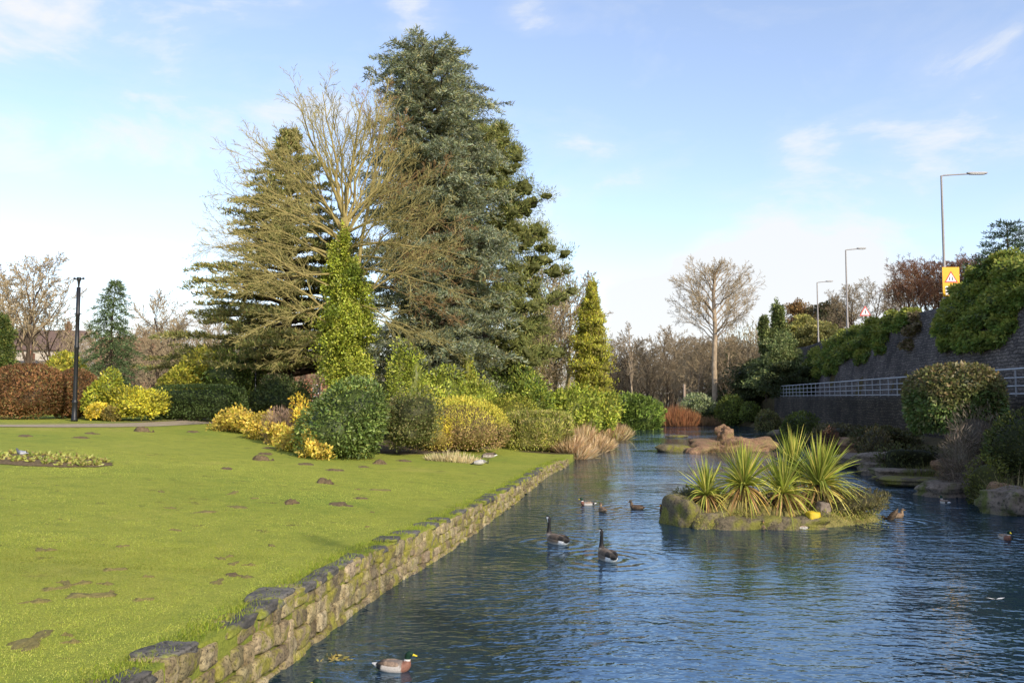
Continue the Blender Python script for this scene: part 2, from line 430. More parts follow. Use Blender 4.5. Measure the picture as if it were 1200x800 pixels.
# ------------------------------------------------------------------ ground, water, path, road
def build_ground():
    ys = np.concatenate([np.arange(-30, 4, 3), np.arange(4, 70, .5), np.arange(70, 110, 1.0), np.arange(110, 200, 6), np.geomspace(200, 1900, 16)])
    dl = np.concatenate([[0, .12, .3], np.arange(.6, 31, .5), np.geomspace(32, 1500, 26)])[::-1]
    cols = []
    nl = len(dl)
    rows = []
    C = []
    bed = [(-14, 47), (-7, 38), (-4.8, 37), (-3.2, 40), (-1.2, 45), (1.0, 48), (3.2, 51), (6, 60), (-4, 78), (-17, 62)]
    def inside(x, y):
        c = False; j = len(bed) - 1
        for i in range(len(bed)):
            if (bed[i][1] > y) != (bed[j][1] > y) and x < (bed[j][0] - bed[i][0]) * (y - bed[i][1]) / (bed[j][1] - bed[i][1]) + bed[i][0]: c = not c
            j = i
        return c
    for y in ys:
        L, R, xw, xu = float(Lx(y)), float(Rx(y)), float(Xw(y)), float(Xu(y))
        row, cc = [], []
        for d in dl:
            x = L - d; row.append((x, y, float(ground(x, y))))
            s = 1.0 if inside(x, y) else 0.0
            rough = 1.0 if (y > 75 or (y > 44 and d < 3)) else 0.0
            cc.append((0, s, rough * (1 - s)))
        zb = -.7 if y < 103.6 else .6
        row += [(L + .01, y, zb), (R - .01, y, zb)]; cc += [(0, 1, 0)] * 2
        xs = list(R + np.linspace(0, 1, 9) * (xw - .02 - R)) + [xw + .02, xw + 1.8, xu - .02, xu + .4, xu + .9, xu + 1.52, xu + 3, xu + 12, xu + 14, xu + 25, xu + 50, xu + 120, xu + 400, xu + 1200]
        for k, x in enumerate(xs):
            row.append((x, y, float(ground(x, y)))); cc.append((0, 0, 1) if k != 10 else (0, .8, .2))
        rows.append(row); C += cc
    nc = len(rows[0]); V = np.array(rows).reshape(-1, 3)
    i, j = np.meshgrid(np.arange(len(ys) - 1), np.arange(nc - 1), indexing='ij'); q = (i * nc + j).ravel()
    Fq = np.stack([q, q + 1, q + nc + 1, q + nc], 1)
    mb = MB(); mb.add(V, Fq, np.array(C)); o = mb.build('ground', GROUND, smooth_=False); tag(o, kind='structure')
build_ground()

mb = MB()
ys = np.concatenate([np.arange(-30, 104.5, 2.0), [104.4]])
V = np.array([[(float(Lx(y)) - .02, y, 0), (float(Rx(y)) + .25, y, 0)] for y in ys]).reshape(-1, 3)
q = np.arange(len(ys) - 1) * 2
mb.add(V, np.stack([q, q + 1, q + 3, q + 2], 1), (1, 1, 1)); tag(mb.build('water', WATER), kind='structure')

def strip(name, pts, width, mat, dz, n=160, side=0.0):
    pts = np.array(pts, float); t = np.linspace(0, len(pts) - 1, n)
    x = np.interp(t, range(len(pts)), pts[:, 0]); y = np.interp(t, range(len(pts)), pts[:, 1])
    for _ in range(12):
        x[1:-1] = (x[:-2] + x[1:-1] * 2 + x[2:]) / 4; y[1:-1] = (y[:-2] + y[1:-1] * 2 + y[2:]) / 4
    tx, ty = np.gradient(x), np.gradient(y); l = np.hypot(tx, ty); nx, ny = -ty / l, tx / l
    offs = np.linspace(-width / 2, width / 2, 7) + side
    P = np.stack([x[:, None] + nx[:, None] * offs, y[:, None] + ny[:, None] * offs], -1)
    Z = ground(P[..., 0], P[..., 1]) + dz
    V = np.concatenate([P, Z[..., None]], -1).reshape(-1, 3); k = 7
    i, j = np.meshgrid(np.arange(n - 1), np.arange(k - 1), indexing='ij'); q = (i * k + j).ravel()
    mb = MB(); mb.add(V, np.stack([q, q + k, q + k + 1, q + 1], 1), (1, 1, 1))
    return tag(mb.build(name, mat), kind='structure')
PATHPTS = [(-60, 10), (-40, 23), (-27, 33.2), (-21.4, 38.9), (-18.9, 44), (-17.9, 49), (-18, 58), (-22, 70)]
strip('path', PATHPTS, 2.0, PATHM, .02)
strip('path_kerb', PATHPTS, .22, KERBM, .07, side=1.12)
strip('road', [(float(Xu(y)) + 7.5, y) for y in (-30, 0, 40, 80, 120, 160, 220)], 7.0, ASPHALT, .02)

# ------------------------------------------------------------------ canal-side stone wall
rs = np.random.default_rng(11)
root = thing('retaining_wall', 'low mossy stone wall edging the lawn along the left side of the water', 'wall', (float(Lx(20)), 20, 0))
mb = MB()
def wall_pt(s_y): return float(Lx(s_y)), s_y
y = 3.0
course_y = [3.0, 3.2, 2.9, 3.1]
for ci in range(4):
    y = course_y[ci]
    while y < 41.5:
        ln = rs.uniform(.13, .46) * (1 + .012 * y)
        yc = y + ln / 2; slope = (float(Lx(yc + .2)) - float(Lx(yc - .2))) / .4
        ang = -math.atan(slope); H = float(Wz(yc)) + .12
        ch = H / 4; zc = -.14 + ch * (ci + .5) + rs.normal(0, .022); ch *= rs.uniform(.86, 1.12)
        tint = rs.uniform(.5, 1.2) * np.array([1, rs.uniform(.94, 1.02), rs.uniform(.8, 1.0)])
        dep = .2
        rock_into(mb, (float(Lx(yc)) - .12 + rs.normal(0, .014) - .014 * ci, yc, zc), (dep, ln / 2 * 1.0, ch / 2 * 1.02), int(rs.integers(1e6)), 9.5, .065, ang + rs.normal(0, .03), tint, CG9)
        y += ln * math.cos(math.atan(slope)) + .01
mb.build('stone_face', WALLSTONE, root, True, origin=(float(Lx(20)), 20, 0))
y = 4.2
k = 0
while y < 34:
    ln = rs.uniform(.45, .95)
    yc = y + ln / 2; slope = (float(Lx(yc + .2)) - float(Lx(yc - .2))) / .4
    big = rs.random() < .45
    hw = rs.uniform(.16, .24) if big else rs.uniform(.11, .15)
    mb = MB(); zt = float(Wz(yc))
    c0 = (float(Lx(yc)) - hw + .05 + rs.normal(0, .012), yc, zt - .03 + rs.uniform(-.02, .025))
    rock_into(mb, (0, 0, 0), (hw, ln / 2 * .95, .06), int(rs.integers(1e6)), 8, .10, -math.atan(slope) + rs.normal(0, .06), np.ones(3) * rs.uniform(.75, 1.25), CG9)
    o = mb.build('coping_stone', COPING, root, True); o.location = np.array(c0) - np.array([float(Lx(20)), 20, 0])
    y += ln * .97 + (rs.uniform(.15, .8) if rs.random() < .5 else 0)

# ------------------------------------------------------------------ right-hand walls
def wall_grid(name, label, y0, y1, xf, zf0, zf1, batter, mat, ny, nz, seed, cap=0.35, amp=.05):
    f = sines(seed, 16, .6, 3)
    ys = np.linspace(y0, y1, ny); V = []
    for y in ys:
        for k in range(nz + 1):
            t = k / nz; z = zf0(y) + (zf1(y) - zf0(y)) * t
            x = xf(y) + batter * t
            x += amp * float(f(np.array([x, y, z])))
            V.append((x, y, z))
        V.append((xf(y) + batter + cap, y, zf1(y) + .02))
    k = nz + 2
    i, j = np.meshgrid(np.arange(ny - 1), np.arange(k - 1), indexing='ij'); q = (i * k + j).ravel()
    mb = MB(); mb.add(V, np.stack([q, q + k, q + k + 1, q + 1], 1), (1, 1, 1))
    o0 = (float(xf(y0)), y0, 0)
    return tag(mb.build(name, mat, smooth_=True, origin=o0), label, 'wall')
wall_grid('retaining_wall', 'tall dark sloping masonry wall below the road on the right', -25, 190, lambda y: float(Xu(y)) - .12, lambda y: float(Zpath(y)) - .2,
          lambda y: float(Ztop(y)) + .12 + .1 * math.sin(y * .3), 1.5, MASON_UP, 260, 24, 5)
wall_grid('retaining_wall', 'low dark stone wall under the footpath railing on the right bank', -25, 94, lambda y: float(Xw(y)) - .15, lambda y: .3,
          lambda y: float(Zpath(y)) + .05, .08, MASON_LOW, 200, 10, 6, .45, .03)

# footpath railing
IRON = vcol_mat('galvanised_rail', .45, .5, 10, .15)
root = thing('railing', 'grey metal post and rail railing along the footpath on the right', 'railing', (float(Xw(60)), 60, 3.3))
o0 = np.array([float(Xw(60)), 60, 3.3])
mbp = MB(); tube(mbp, [(0, 0, 0), (0, 0, .6), (0, 0, 1.12)], .036, 6, (.24, .25, .28), True)
post0 = None
for k, y in enumerate(np.arange(28, 93.5, 1.75)):
    p = np.array([float(Xw(y)) + .1, y, float(Zpath(y)) + .05]) - o0
    if post0 is None: post0 = mbp.build('post', IRON, root); o = post0
    else: o = post0.copy(); col.objects.link(o); o.parent = root
    o.location = p
for h in (.1, .42, .76, 1.12):
    mb = MB(); yy = np.arange(27, 93.6, 1.0)
    tube(mb, np.array([(float(Xw(y)) + .1, y, float(Zpath(y)) + .05 + h) for y in yy]) - o0, .038 if h > 1 else .027, 6, (.42, .45, .52)); mb.build('rail', IRON, root, True)
# lower stepped railing by the near steps
root = thing('railing', 'short lower railing stepping down beside the clipped round bush', 'railing', (18.6, 31, 1.2))
for k, (x, y) in enumerate([(18.1, 33.0), (18.7, 31.4), (19.3, 29.8), (19.9, 28.2)]):
    mb = MB(); z0 = float(ground(x, y)); tube(mb, np.array([(x, y, z0), (x, y, z0 + .8), (x, y, 2.45)]) - np.array([18.6, 31, 1.2]), .03, 6, (.06, .06, .065), True); mb.build('post', IRON, root)
for h in (1.65, 2.05, 2.45):
    mb = MB(); tube(mb, np.array([(18.1, 33, h), (19.0, 30.6, h), (19.9, 28.2, h)]) - np.array([18.6, 31, 1.2]), .034, 6, (.36, .38, .43)); mb.build('rail', IRON, root)

# ------------------------------------------------------------------ trees
def bez(p0, c, p1, n):
    t = np.linspace(0, 1, n)[:, None]; return (1 - t) ** 2 * p0 + 2 * t * (1 - t) * c + t * t * p1

class Grower:
    def __init__(s, seed, mbT, mbC, trunk_lev, maxlev, nch, ang, ratio, trop, wander, start, twig_r=.006, seg=.5, sides=(10, 7, 5, 3, 3, 3)):
        s.r = np.random.default_rng(seed); s.T, s.C = mbT, mbC; s.tl, s.ml = trunk_lev, maxlev
        s.nch, s.ang, s.ratio, s.trop, s.w, s.st = nch, ang, ratio, trop, wander, start; s.tw = twig_r; s.seg = seg; s.sides = sides
    def path(s, p, d, L, lev):
        n = int(min(9, max(3, L / s.seg))) + 1; pts = [np.array(p, float)]; d = np.array(d, float)
        for i in range(n - 1):
            d = d + s.r.normal(0, s.w[lev], 3) + np.array([0, 0, s.trop[lev]]); d /= np.linalg.norm(d)
            pts.append(pts[-1] + d * L / (n - 1))
        return np.array(pts)
    def spread(s, pts, L, r, lev, k=None):
        mb = s.T if lev <= s.tl else s.C
        n = len(pts); rad = np.maximum(r * (1 - .78 * np.linspace(0, 1, n)), s.tw)
        tube(mb, pts, rad, s.sides[lev], (1, 1, 1))
        if lev >= s.ml: return
        m = k or s.nch[lev]; m = max(2, int(round(m * s.r.uniform(.8, 1.2))))
        az0 = s.r.uniform(0, 6.28)
        for j in range(m):
            t = s.st[lev] + (1 - s.st[lev]) * (j + s.r.uniform(.2, .9)) / m; t = min(t, .99)
            x = t * (n - 1); i = min(int(x), n - 2); f = x - i
            p = pts[i] * (1 - f) + pts[i + 1] * f; d = pts[i + 1] - pts[i]; d /= np.linalg.norm(d)
            a = np.cross(d, [0, 0, 1.0]) if abs(d[2]) < .95 else np.cross(d, [1.0, 0, 0]); a /= np.linalg.norm(a); b = np.cross(d, a)
            az = az0 + j * 2.4 + s.r.normal(0, .4); th = s.ang[lev] * s.r.uniform(.7, 1.25)
            nd = d * math.cos(th) + (a * math.cos(az) + b * math.sin(az)) * math.sin(th)
            nl = L * s.ratio[lev] * s.r.uniform(.7, 1.15) * (1.15 - .55 * t)
            s.spread(s.path(p, nd, nl, lev + 1), nl, max(np.interp(t, [0, 1], [r, r * .25]) * .62, s.tw), lev + 1)

def bare_template(seed, H, r0, barkT, barkC, fork=.35, nch=(9, 7, 6, 5), spread_=.75, twig=.008, maxlev=4, ratio=(.55, .5, .45, .45), trop=(.02, .05, .03, .02, .0)):
    T, C = MB(), MB()
    g = Grower(seed, T, C, 1, maxlev, nch, (spread_, .65, .7, .8), ratio, trop, (.05, .10, .14, .16, .2), (fork, .25, .2, .15), twig, H / 16)
    g.spread(g.path((0, 0, -.2), (g.r.normal(0, .03), g.r.normal(0, .03), 1), H * .86, 0), H * .86, r0, 0)
    return T, C

def make_bare(name, label, cat, loc, T, C, bT, bC, group=None, rz=0, part='crown'):
    o = thing(name, label, cat, loc, rz, group)
    T.build('trunk', bT, o, True); C.build(part, bC, o, False); return o

def conifer(mbT, mbF, H, prof, nb, pal, seed, rise=.1, droop=-.25, h0=.12, sub=9, tl=.26, tw=.05, dens=5, up=.35, r0=.3, sublen=.35, plane=.35, subdroop=-.12, lean=(0, 0), tipup=0.0, bundle=1.0, edge=None, jit=.12, rvar=(.72, 1.12), toprise=.9):
    r = np.random.default_rng(seed)
    n = 14; tz = np.linspace(-.3, H, n); bend = np.array(lean)
    tp = np.stack([bend[0] * (tz / H) ** 1.5 + .06 * np.sin(tz * .8), bend[1] * (tz / H) ** 1.5, tz], 1)
    tube(mbT, tp, np.maximum(r0 * (1 - tz / H) ** .8, .02), 9, (1, 1, 1))
    P_, D_, C_ = [], [], []
    for b in range(nb):
        h = h0 + (1 - h0) * ((b + r.uniform(0, 1)) / nb) ** 1.05
        h = min(h, .985); az = b * 2.39996 + r.normal(0, .35)
        R = prof(h) * r.uniform(*rvar)
        if edge is not None: R *= edge(h, az)
        z0 = h * H; base = np.array([np.interp(z0, tz, tp[:, 0]), np.interp(z0, tz, tp[:, 1]), z0])
        s = np.linspace(0, 1, 8); a = np.array([math.cos(az), math.sin(az), 0])
        rr = rise * (1 + h * toprise)
        pts = base + a * (R * s)[:, None] + np.array([0, 0, 1.0]) * (R * (rr * s + (droop) * s ** 2 + tipup * s ** 4))[:, None]
        pts[1:] += r.normal(0, .03 * R, (7, 3)) * s[1:, None]
        tube(mbT, pts, np.maximum(.05 * (R / 4 + .4) * (1 - s), .008) * r0 / .3, 5, (1, 1, 1))
        m = max(4, int(sub * (.4 + .6 * R / max(prof(h0 + .05), .5))))
        sd = np.array([-a[1], a[0], 0])
        for q in range(m):
            t = .18 + .82 * (q + r.uniform(0, 1)) / m; t = min(t, 1)
            x = t * 7; i = min(int(x), 6); f = x - i; p = pts[i] * (1 - f) + pts[i + 1] * f
            sg = 1 if q % 2 else -1
            dr = unit(a * r.uniform(.5, 1.0) + sd * sg * r.uniform(.5, 1.0) + np.array([0, 0, r.normal(.02, plane * .4)]))
            L = sublen * R * r.uniform(.6, 1.2) * (1.15 - .6 * t) + .12
            k = max(3, int(L / (tl * .45)))
            ss = np.linspace(0, 1, k)
            pp = p + dr * (L * ss)[:, None] + np.array([0, 0, 1.0]) * (L * subdroop * ss ** 2)[:, None]
            nn = k * dens
            Q = pp[r.integers(0, k, nn)] + r.normal(0, tl * .22, (nn, 3)) * np.array([1, 1, .55])
            P_.append(Q); D_.append(dr * .7 + r.normal(0, .5 * bundle, (nn, 3)) + np.array([0, 0, up]))
            C_.append(np.tile(r.uniform(.75, 1.25), (nn, 1)))
    P = np.concatenate(P_); D = np.concatenate(D_); cm = np.concatenate(C_); nn = len(P)
    C = palette(r, pal, nn, .2) * cm
    Ls = tl * r.uniform(.6, 1.3, nn)
    leaves(mbF, P, D, r.normal(0, 1, (nn, 3)), Ls, tw * r.uniform(.7, 1.3, nn), C)

# --- great blue cedar
T, Fo = MB(), MB()
CED = gpt(513, 53)
Hc = at(500, 62, 53)[2] - CED[2]
cprof = lambda h: np.interp(h, [0, .12, .3, .5, .7, .82, .9, .96, 1.0], [3.2, 3.7, 3.9, 3.9, 3.7, 3.3, 2.8, 2.2, 1.2])
conifer(T, Fo, Hc, cprof, 330, [(.17, .20, .135), (.24, .265, .185), (.12, .14, .07), (.24, .23, .10)], 21, rise=.25, droop=-.34, h0=.11, sub=14, tl=.30, tw=.055, dens=9, up=.12, r0=.5, sublen=.34, plane=.5, subdroop=-.3, lean=(-.7, 0), rvar=(.6, 1.3), toprise=2.6)
o = thing('cedar_tree', 'tallest conifer, dense blue-green cedar towering over the group on the lawn', 'tree', CED)
T.build('trunk', BARK_DARK, o, True); Fo.build('crown', NEEDLE, o)

# --- left cedar with level plates
T, Fo = MB(), MB()
p0 = gpt(335, 60); H = at(335, 152, 60)[2] - p0[2]
lprof = lambda h: np.interp(h, [0, .14, .22, .35, .5, .65, .8, .92, 1], [8.6, 9.2, 8.2, 6.4, 5.6, 4.2, 2.7, 1.3, .3])
conifer(T, Fo, H, lprof, 165, [(.13, .15, .045), (.19, .195, .06), (.25, .23, .08), (.3, .25, .10)], 31, rise=.16, droop=-.22, h0=.14, sub=16, tl=.34, tw=.07, dens=10, up=.5, r0=.5, sublen=.33, plane=.08, subdroop=-.06, tipup=.06)
o = thing('cedar_tree', 'dark olive cedar with level tiers of branches left of the ivy-clad tree', 'tree', p0)
T.build('trunk', BARK_DARK, o, True); Fo.build('crown', NEEDLE, o)

# --- black pine
T, Fo = MB(), MB()
p0 = gpt(566, 62); H = at(566, 146, 62)[2] - p0[2]
pprof = lambda h: np.interp(h, [0, .15, .3, .45, .6, .75, .88, 1], [3.2, 4.6, 5.4, 5.6, 4.9, 4.2, 2.8, .7])
r = np.random.default_rng(41); tz = np.linspace(-.3, H, 12); tp = np.stack([.25 * np.sin(tz * .3), .1 * np.sin(tz * .5), tz], 1)
tube(T, tp, np.maximum(.4 * (1 - tz / H), .04), 9)
PINE = [(.11, .13, .038), (.15, .175, .048), (.2, .21, .058), (.24, .23, .07)]
for b in range(132):
    h = .13 + .85 * (b + r.uniform(0, 1)) / 132; az = b * 2.39996 + r.normal(0, .4); Rr = pprof(h) * r.uniform(.62, 1.22); z0 = h * H
    bx = np.array([np.interp(z0, tz, tp[:, 0]), np.interp(z0, tz, tp[:, 1]), z0]); a = np.array([math.cos(az), math.sin(az), 0])
    e = bx + a * Rr + np.array([0, 0, Rr * r.uniform(.02, .32)]); pts = bez(bx, bx + (e - bx) * .55 - np.array([0, 0, .12 * Rr]), e, 7)
    tube(T, pts, np.linspace(.07, .02, 7), 5)
    for t, rr_ in ((.42, .62), (.62, .8), (.8, .85), (1.0, .75)):
        p = pts[0] * 0 + np.array([np.interp(t * 6, range(7), pts[:, q]) for q in range(3)]) + r.normal(0, .3, 3) * np.array([1, 1, .5])
        w_ = 1.15 * rr_ * r.uniform(.6, 1.2) * (.55 + .45 * Rr / 5)
        blob(Fo, p + np.array([0, 0, .1]), (w_, w_, w_ * .75), 260, .3, PINE, 4100 + b * 5 + int(t * 4), lump=.3, freq=4, up=.45, out=.9, inner=.25, aspect=.14, core=(.03, .035, .015), coreK=.45, wild=.1)
o = thing('pine_tree', 'dark green pine with tufted branches on the right of the tall cedar', 'tree', p0)
T.build('trunk', BARK_DARK, o, True); Fo.build('crown', NEEDLE, o)

# --- small deodar
T, Fo = MB(), MB()
p0 = gpt(127, 56); H = at(127, 328, 56)[2] - p0[2]
conifer(T, Fo, H, lambda h: np.interp(h, [0, .1, .5, .8, .93, 1], [1.9, 2.0, 1.6, 1.0, .5, .12]), 120, [(.08, .12, .05), (.12, .16, .07), (.06, .085, .035)], 51, rise=.3, droop=-.6, h0=.06, rvar=(.55, 1.3), sub=8, tl=.24, tw=.05, dens=6, up=-.1, r0=.14, sublen=.32, plane=.3, subdroop=-.5, lean=(.25, 0))
o = thing('deodar_tree', 'small pointed conifer with drooping tips near the black lamp post', 'tree', p0)
T.build('trunk', BARK_DARK, o, True); Fo.build('crown', NEEDLE, o)

# --- conifer on the road bank, far right
T, Fo = MB(), MB()
xx = at(1182, 300, 62); p0 = np.array([xx[0], 62, float(ground(xx[0], 62))]); H = at(1182, 262, 62)[2] - p0[2]
conifer(T, Fo, H, lambda h: np.interp(h, [0, .3, .7, 1], [3.6, 3.4, 2.2, .6]), 60, [(.035, .06, .03), (.06, .09, .045)], 61, rise=.35, droop=-.3, h0=.1, sub=9, tl=.28, tw=.055, dens=6, up=.2, r0=.2, sublen=.35, plane=.3)
o = thing('cedar_tree', 'dark spreading conifer above the wall at the right edge', 'tree', p0)
T.build('trunk', BARK_DARK, o, True); Fo.build('crown', NEEDLE, o)

# --- ivy-clad deciduous tree
def limb_tree(base, trunk, limbs, seed, r0, nch=(5, 6, 6), ratio=(.34, .5, .5), maxlev=3, twig=.009, bend=1.0, trop=(.03, .05, .05, .02), sp=(.55, .6, .7)):
    T, C = MB(), MB(); rr = np.random.default_rng(seed)
    base = np.array(base); tr = np.array(trunk, float) - base; n = len(tr)
    tube(T, tr, np.linspace(r0, r0 * .5, n), 10, (1, 1, 1))
    g = Grower(seed, T, C, 0, maxlev, nch, sp, ratio, trop, (.06, .09, .13, .18), (.22, .2, .15), twig, .55, (7, 5, 3, 3))
    for (t, tgt, r, bd, k) in limbs:
        x = t * (n - 1); i = min(int(x), n - 2); p = tr[i] * (1 - (x - i)) + tr[i + 1] * (x - i)
        q = np.array(tgt, float) - base; c = p + (q - p) * .45 + np.array([0, 0, bd * bend])
        pts = bez(p, c, q, 10); L = np.linalg.norm(q - p)
        pts[1:-1] += rr.normal(0, .012 * L, (8, 3)); pts = pts
        g.spread(pts, L, r, 0, k)
    return T, C
IV = gpt(408, 43); Y0 = 43
trk = [IV - np.array([0, 0, .2]), at(407, 420, Y0), at(405, 350, Y0), at(402, 290, Y0), at(404, 255, Y0)]
rl = np.random.default_rng(70)
limbs = [(1.0, at(345, 118, 42), .13, .3, 9), (.95, at(378, 108, 44), .12, .3, 9), (.98, at(425, 120, 45), .15, .2, 9), (.97, at(480, 180, 43), .13, -.2, 9), (.9, at(452, 112, 45), .11, .4, 9),
         (.88, at(300, 165, 42), .11, .3, 9), (.8, at(262, 225, 41), .10, .5, 9), (.7, at(238, 290, 42), .10, .7, 9), (.62, at(255, 345, 40.5), .08, .6, 8), (.55, at(270, 300, 46), .08, .9, 8),
         (.5, at(285, 395, 41), .08, .4, 8), (.85, at(500, 240, 41), .10, .4, 8), (.75, at(545, 300, 41.5), .09, .8, 8), (.65, at(540, 345, 40.5), .08, .6, 8), (.5, at(495, 395, 41), .07, .3, 8),
         (.78, at(330, 240, 39), .08, .5, 8), (.7, at(450, 260, 39), .07, .5, 8), (.45, at(520, 405, 44), .06, .3, 8), (.4, at(320, 425, 43.5), .06, .2, 7)]
limbs = [(t, q, rd * .8, b, 9) for t, q, rd, b, k in limbs]
for k in range(26):
    a = math.radians(4 + 190 * (k + rl.uniform(.1, .9)) / 26); q = rl.uniform(.8, 1.03)
    wx = 145 if math.cos(a) < 0 else 130
    limbs.append((float(np.clip(.40 + .55 * math.sin(a) + rl.uniform(-.1, .1), .35, .98)), at(402 + math.cos(a) * wx * q, 305 - math.sin(a) * 200 * q, 43 + rl.uniform(-4.5, 4)), .06, rl.uniform(-.3, .9), 8))
T, C = limb_tree(IV, trk, limbs, 71, .4, nch=(8, 6, 4), ratio=(.36, .5, .5), twig=.0085, trop=(.03, .03, .04, .03), sp=(.42, .5, .55))
o = thing('ivy_clad_tree', 'bare spreading tree with bright green ivy up its trunk, in front of the conifers', 'tree', IV)
T.build('trunk', BARK_LICHEN, o, True); C.build('crown', bark_mat('lichen_twigs', (.2, .16, .06), (.37, .32, .12)), o)
mb = MB(); r = np.random.default_rng(72)
for k in range(26):
    t = k / 25; pz = at(407 + 7 * math.sin(k * 1.9) - 3 * t, 462 - 172 * t, 43 + .3 * math.sin(k * 2.7))
    w = np.interp(t, [0, .3, .55, .8, 1], [.55, .8, .78, .52, .24]) * r.uniform(.55, 1.4)
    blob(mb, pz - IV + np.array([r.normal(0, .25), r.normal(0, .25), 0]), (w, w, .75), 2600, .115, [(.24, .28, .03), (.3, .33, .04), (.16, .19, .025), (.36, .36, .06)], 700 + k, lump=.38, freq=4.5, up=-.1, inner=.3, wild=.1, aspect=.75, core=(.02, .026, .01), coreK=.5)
for k in range(16):
    t = r.uniform(.1, 1.0); sx = r.choice([-1, 1]); pz = at(405 + sx * r.uniform(12, 34) * (1.1 - .6 * t), 462 - 172 * t, 43 + r.normal(0, .5)); w = r.uniform(.18, .42)
    blob(mb, pz - IV, (w, w, w * r.uniform(.7, 1.6)), 420, .115, [(.17, .215, .025), (.22, .26, .035), (.11, .145, .02)], 760 + k, lump=.4, freq=4, up=-.1, inner=.2, wild=.15, aspect=.75, core=None)
mb.build('ivy', GLOSSY_LEAF, o)

# --- brown-twigged tree rising between ivy tree and cedar
BR = gpt(410, 47)
trk = [BR, at(412, 380, 47), at(424, 280, 47), at(440, 200, 47)]
limbs = [(1, at(425, 112, 47), .09, .2, 9), (1, at(450, 110, 46.5), .1, .1, 9), (.95, at(478, 135, 46.5), .09, .1, 9), (.85, at(520, 200, 46), .08, .2, 9), (.75, at(545, 265, 45.5), .08, .3, 9), (.6, at(560, 330, 45.5), .08, .4, 9), (.5, at(530, 370, 45), .06, .3, 9), (.8, at(470, 220, 44.5), .06, .2, 8), (.65, at(500, 300, 44.5), .06, .2, 9)]
limbs = [(t, q, rd * .6, b, 9) for t, q, rd, b, k in limbs]
T, C = limb_tree(BR, trk, limbs, 81, .15, nch=(10, 7, 5), ratio=(.33, .5, .5), twig=.0085, trop=(.04, .08, .08, .04))
make_bare('bare_tree', 'bare brown-twigged tree standing between the ivy-clad tree and the tall cedar', 'tree', BR, T, C, BARK_LICHEN, bark_mat('rusty_twigs', (.2, .115, .05), (.34, .22, .10)))

# --- tall pale-trunked tree across the pond
TB = gpt(838, 108)
trk = [TB, at(837, 430, 108), at(838, 385, 108), at(836, 345, 108), at(838, 318, 108)]
limbs = []; rl = np.random.default_rng(92)
for k in range(34):
    a = math.radians(-36 + 252 * (k + .5) / 34); q = rl.uniform(.5, 1.06)
    tx, ty = 838 + math.cos(a) * 47 * q, 350 - math.sin(a) * 46 * q
    oy = ty + 14 + abs(tx - 838) * rl.uniform(.35, .9)
    limbs.append((float(np.clip(np.interp(oy, [318, 345, 385, 430, 470], [1, .75, .5, .25, 0]), .42, 1)), at(tx, ty, 108 + rl.uniform(-4.5, 4.5)), .08, rl.uniform(-.3, 1.3), 10))
T, C = limb_tree(TB, trk, limbs, 91, .36, nch=(9, 6, 4), ratio=(.42, .5, .5), twig=.014, trop=(.02, .05, .05, .05), sp=(.55, .6, .6))
make_bare('bare_tree', 'tall bare tree with a pale straight trunk and rounded crown beyond the pond', 'tree', TB, T, C, BARK_PALE, TWIG_TAN)

# --- bare tree templates, copied
T, C = bare_template(101, 10, .22, None, None, .18, (12, 8, 6, 4), .6, .014)
WT1 = (T, C)
def bare_group(spots, protos, labels, group, bT, bC, name='bare_tree'):
    """spots: (px, top py, Y, z rotation)"""
    made = {}
    for k, (px, pt, Y, rz) in enumerate(spots):
        pi = k % len(protos); Hh, TC = protos[pi]
        p = gpt(px, Y); s = (at(px, pt, Y)[2] - p[2]) / Hh
        lab = labels if isinstance(labels, str) else labels[k]
        if pi not in made:
            o = thing(name, lab, 'tree', p, rz, group); TC[0].build('trunk', bT, o, True); TC[1].build('crown', bC, o)
            o.scale = (s, s, s); made[pi] = o
        else: dup(made[pi], p, rz, lab, group, (s, s, s))
PA = (10.2, bare_template(102, 10, .2, None, None, .12, (13, 8, 6, 5), .65, .016))
PB = (10.0, bare_template(103, 10, .18, None, None, .2, (12, 8, 7, 5), .8, .016))
PC = (10.0, bare_template(104, 10, .2, None, None, .3, (12, 9, 6, 5), .55, .016))
PD = (10.0, bare_template(105, 10, .16, None, None, .05, (16, 8, 6, 5), .7, .016))
rr = random.Random(5)
spots = []
for k in range(40):
    px = 705 + k * 5.2 + rr.uniform(-4, 4); Y = rr.uniform(118, 170)
    top = 402 + 6 * math.sin(k * .7) + rr.uniform(-8, 22)
    spots.append((px, top, Y, rr.uniform(0, 6.28)))
bare_group(spots, [PA, PB, PD], 'bare brown tree in the hazy wood beyond the far end of the pond', 'bare trees of the far wood', BARK_DARK, TWIG_BROWN)
spots = [(855, 395, 112, 1.), (868, 402, 114, 2.), (880, 400, 108, 3.), (820, 408, 113, 4.), (806, 415, 116, 5.), (893, 392, 116, .5)]
bare_group(spots, [PD, PB], 'bare tan-twigged small tree clustered round the tall pale-trunked tree', 'tan trees beyond the pond', BARK_PALE, TWIG_TAN)
bare_group([(741, 368, 104, 1.0)], [(10.0, bare_template(106, 10, .12, None, None, .35, (16, 5, 4, 3), .35, .016, 3, (.22, .5, .5, .5)))], ['slim upright bare tree with thin pale stem left of the far wood'], None, BARK_PALE, TWIG_BROWN)
T, C = bare_template(107, 17.6, .3, None, None, .5, (12, 6, 5, 3), .4, .02, 3, (.2, .5, .5, .5))
make_bare('bare_tree', 'slim bare tree on the right bank out of view, shadowing the lawn', 'tree', (14.9, -8.2, .4), T, C, BARK_DARK, TWIG_BROWN)
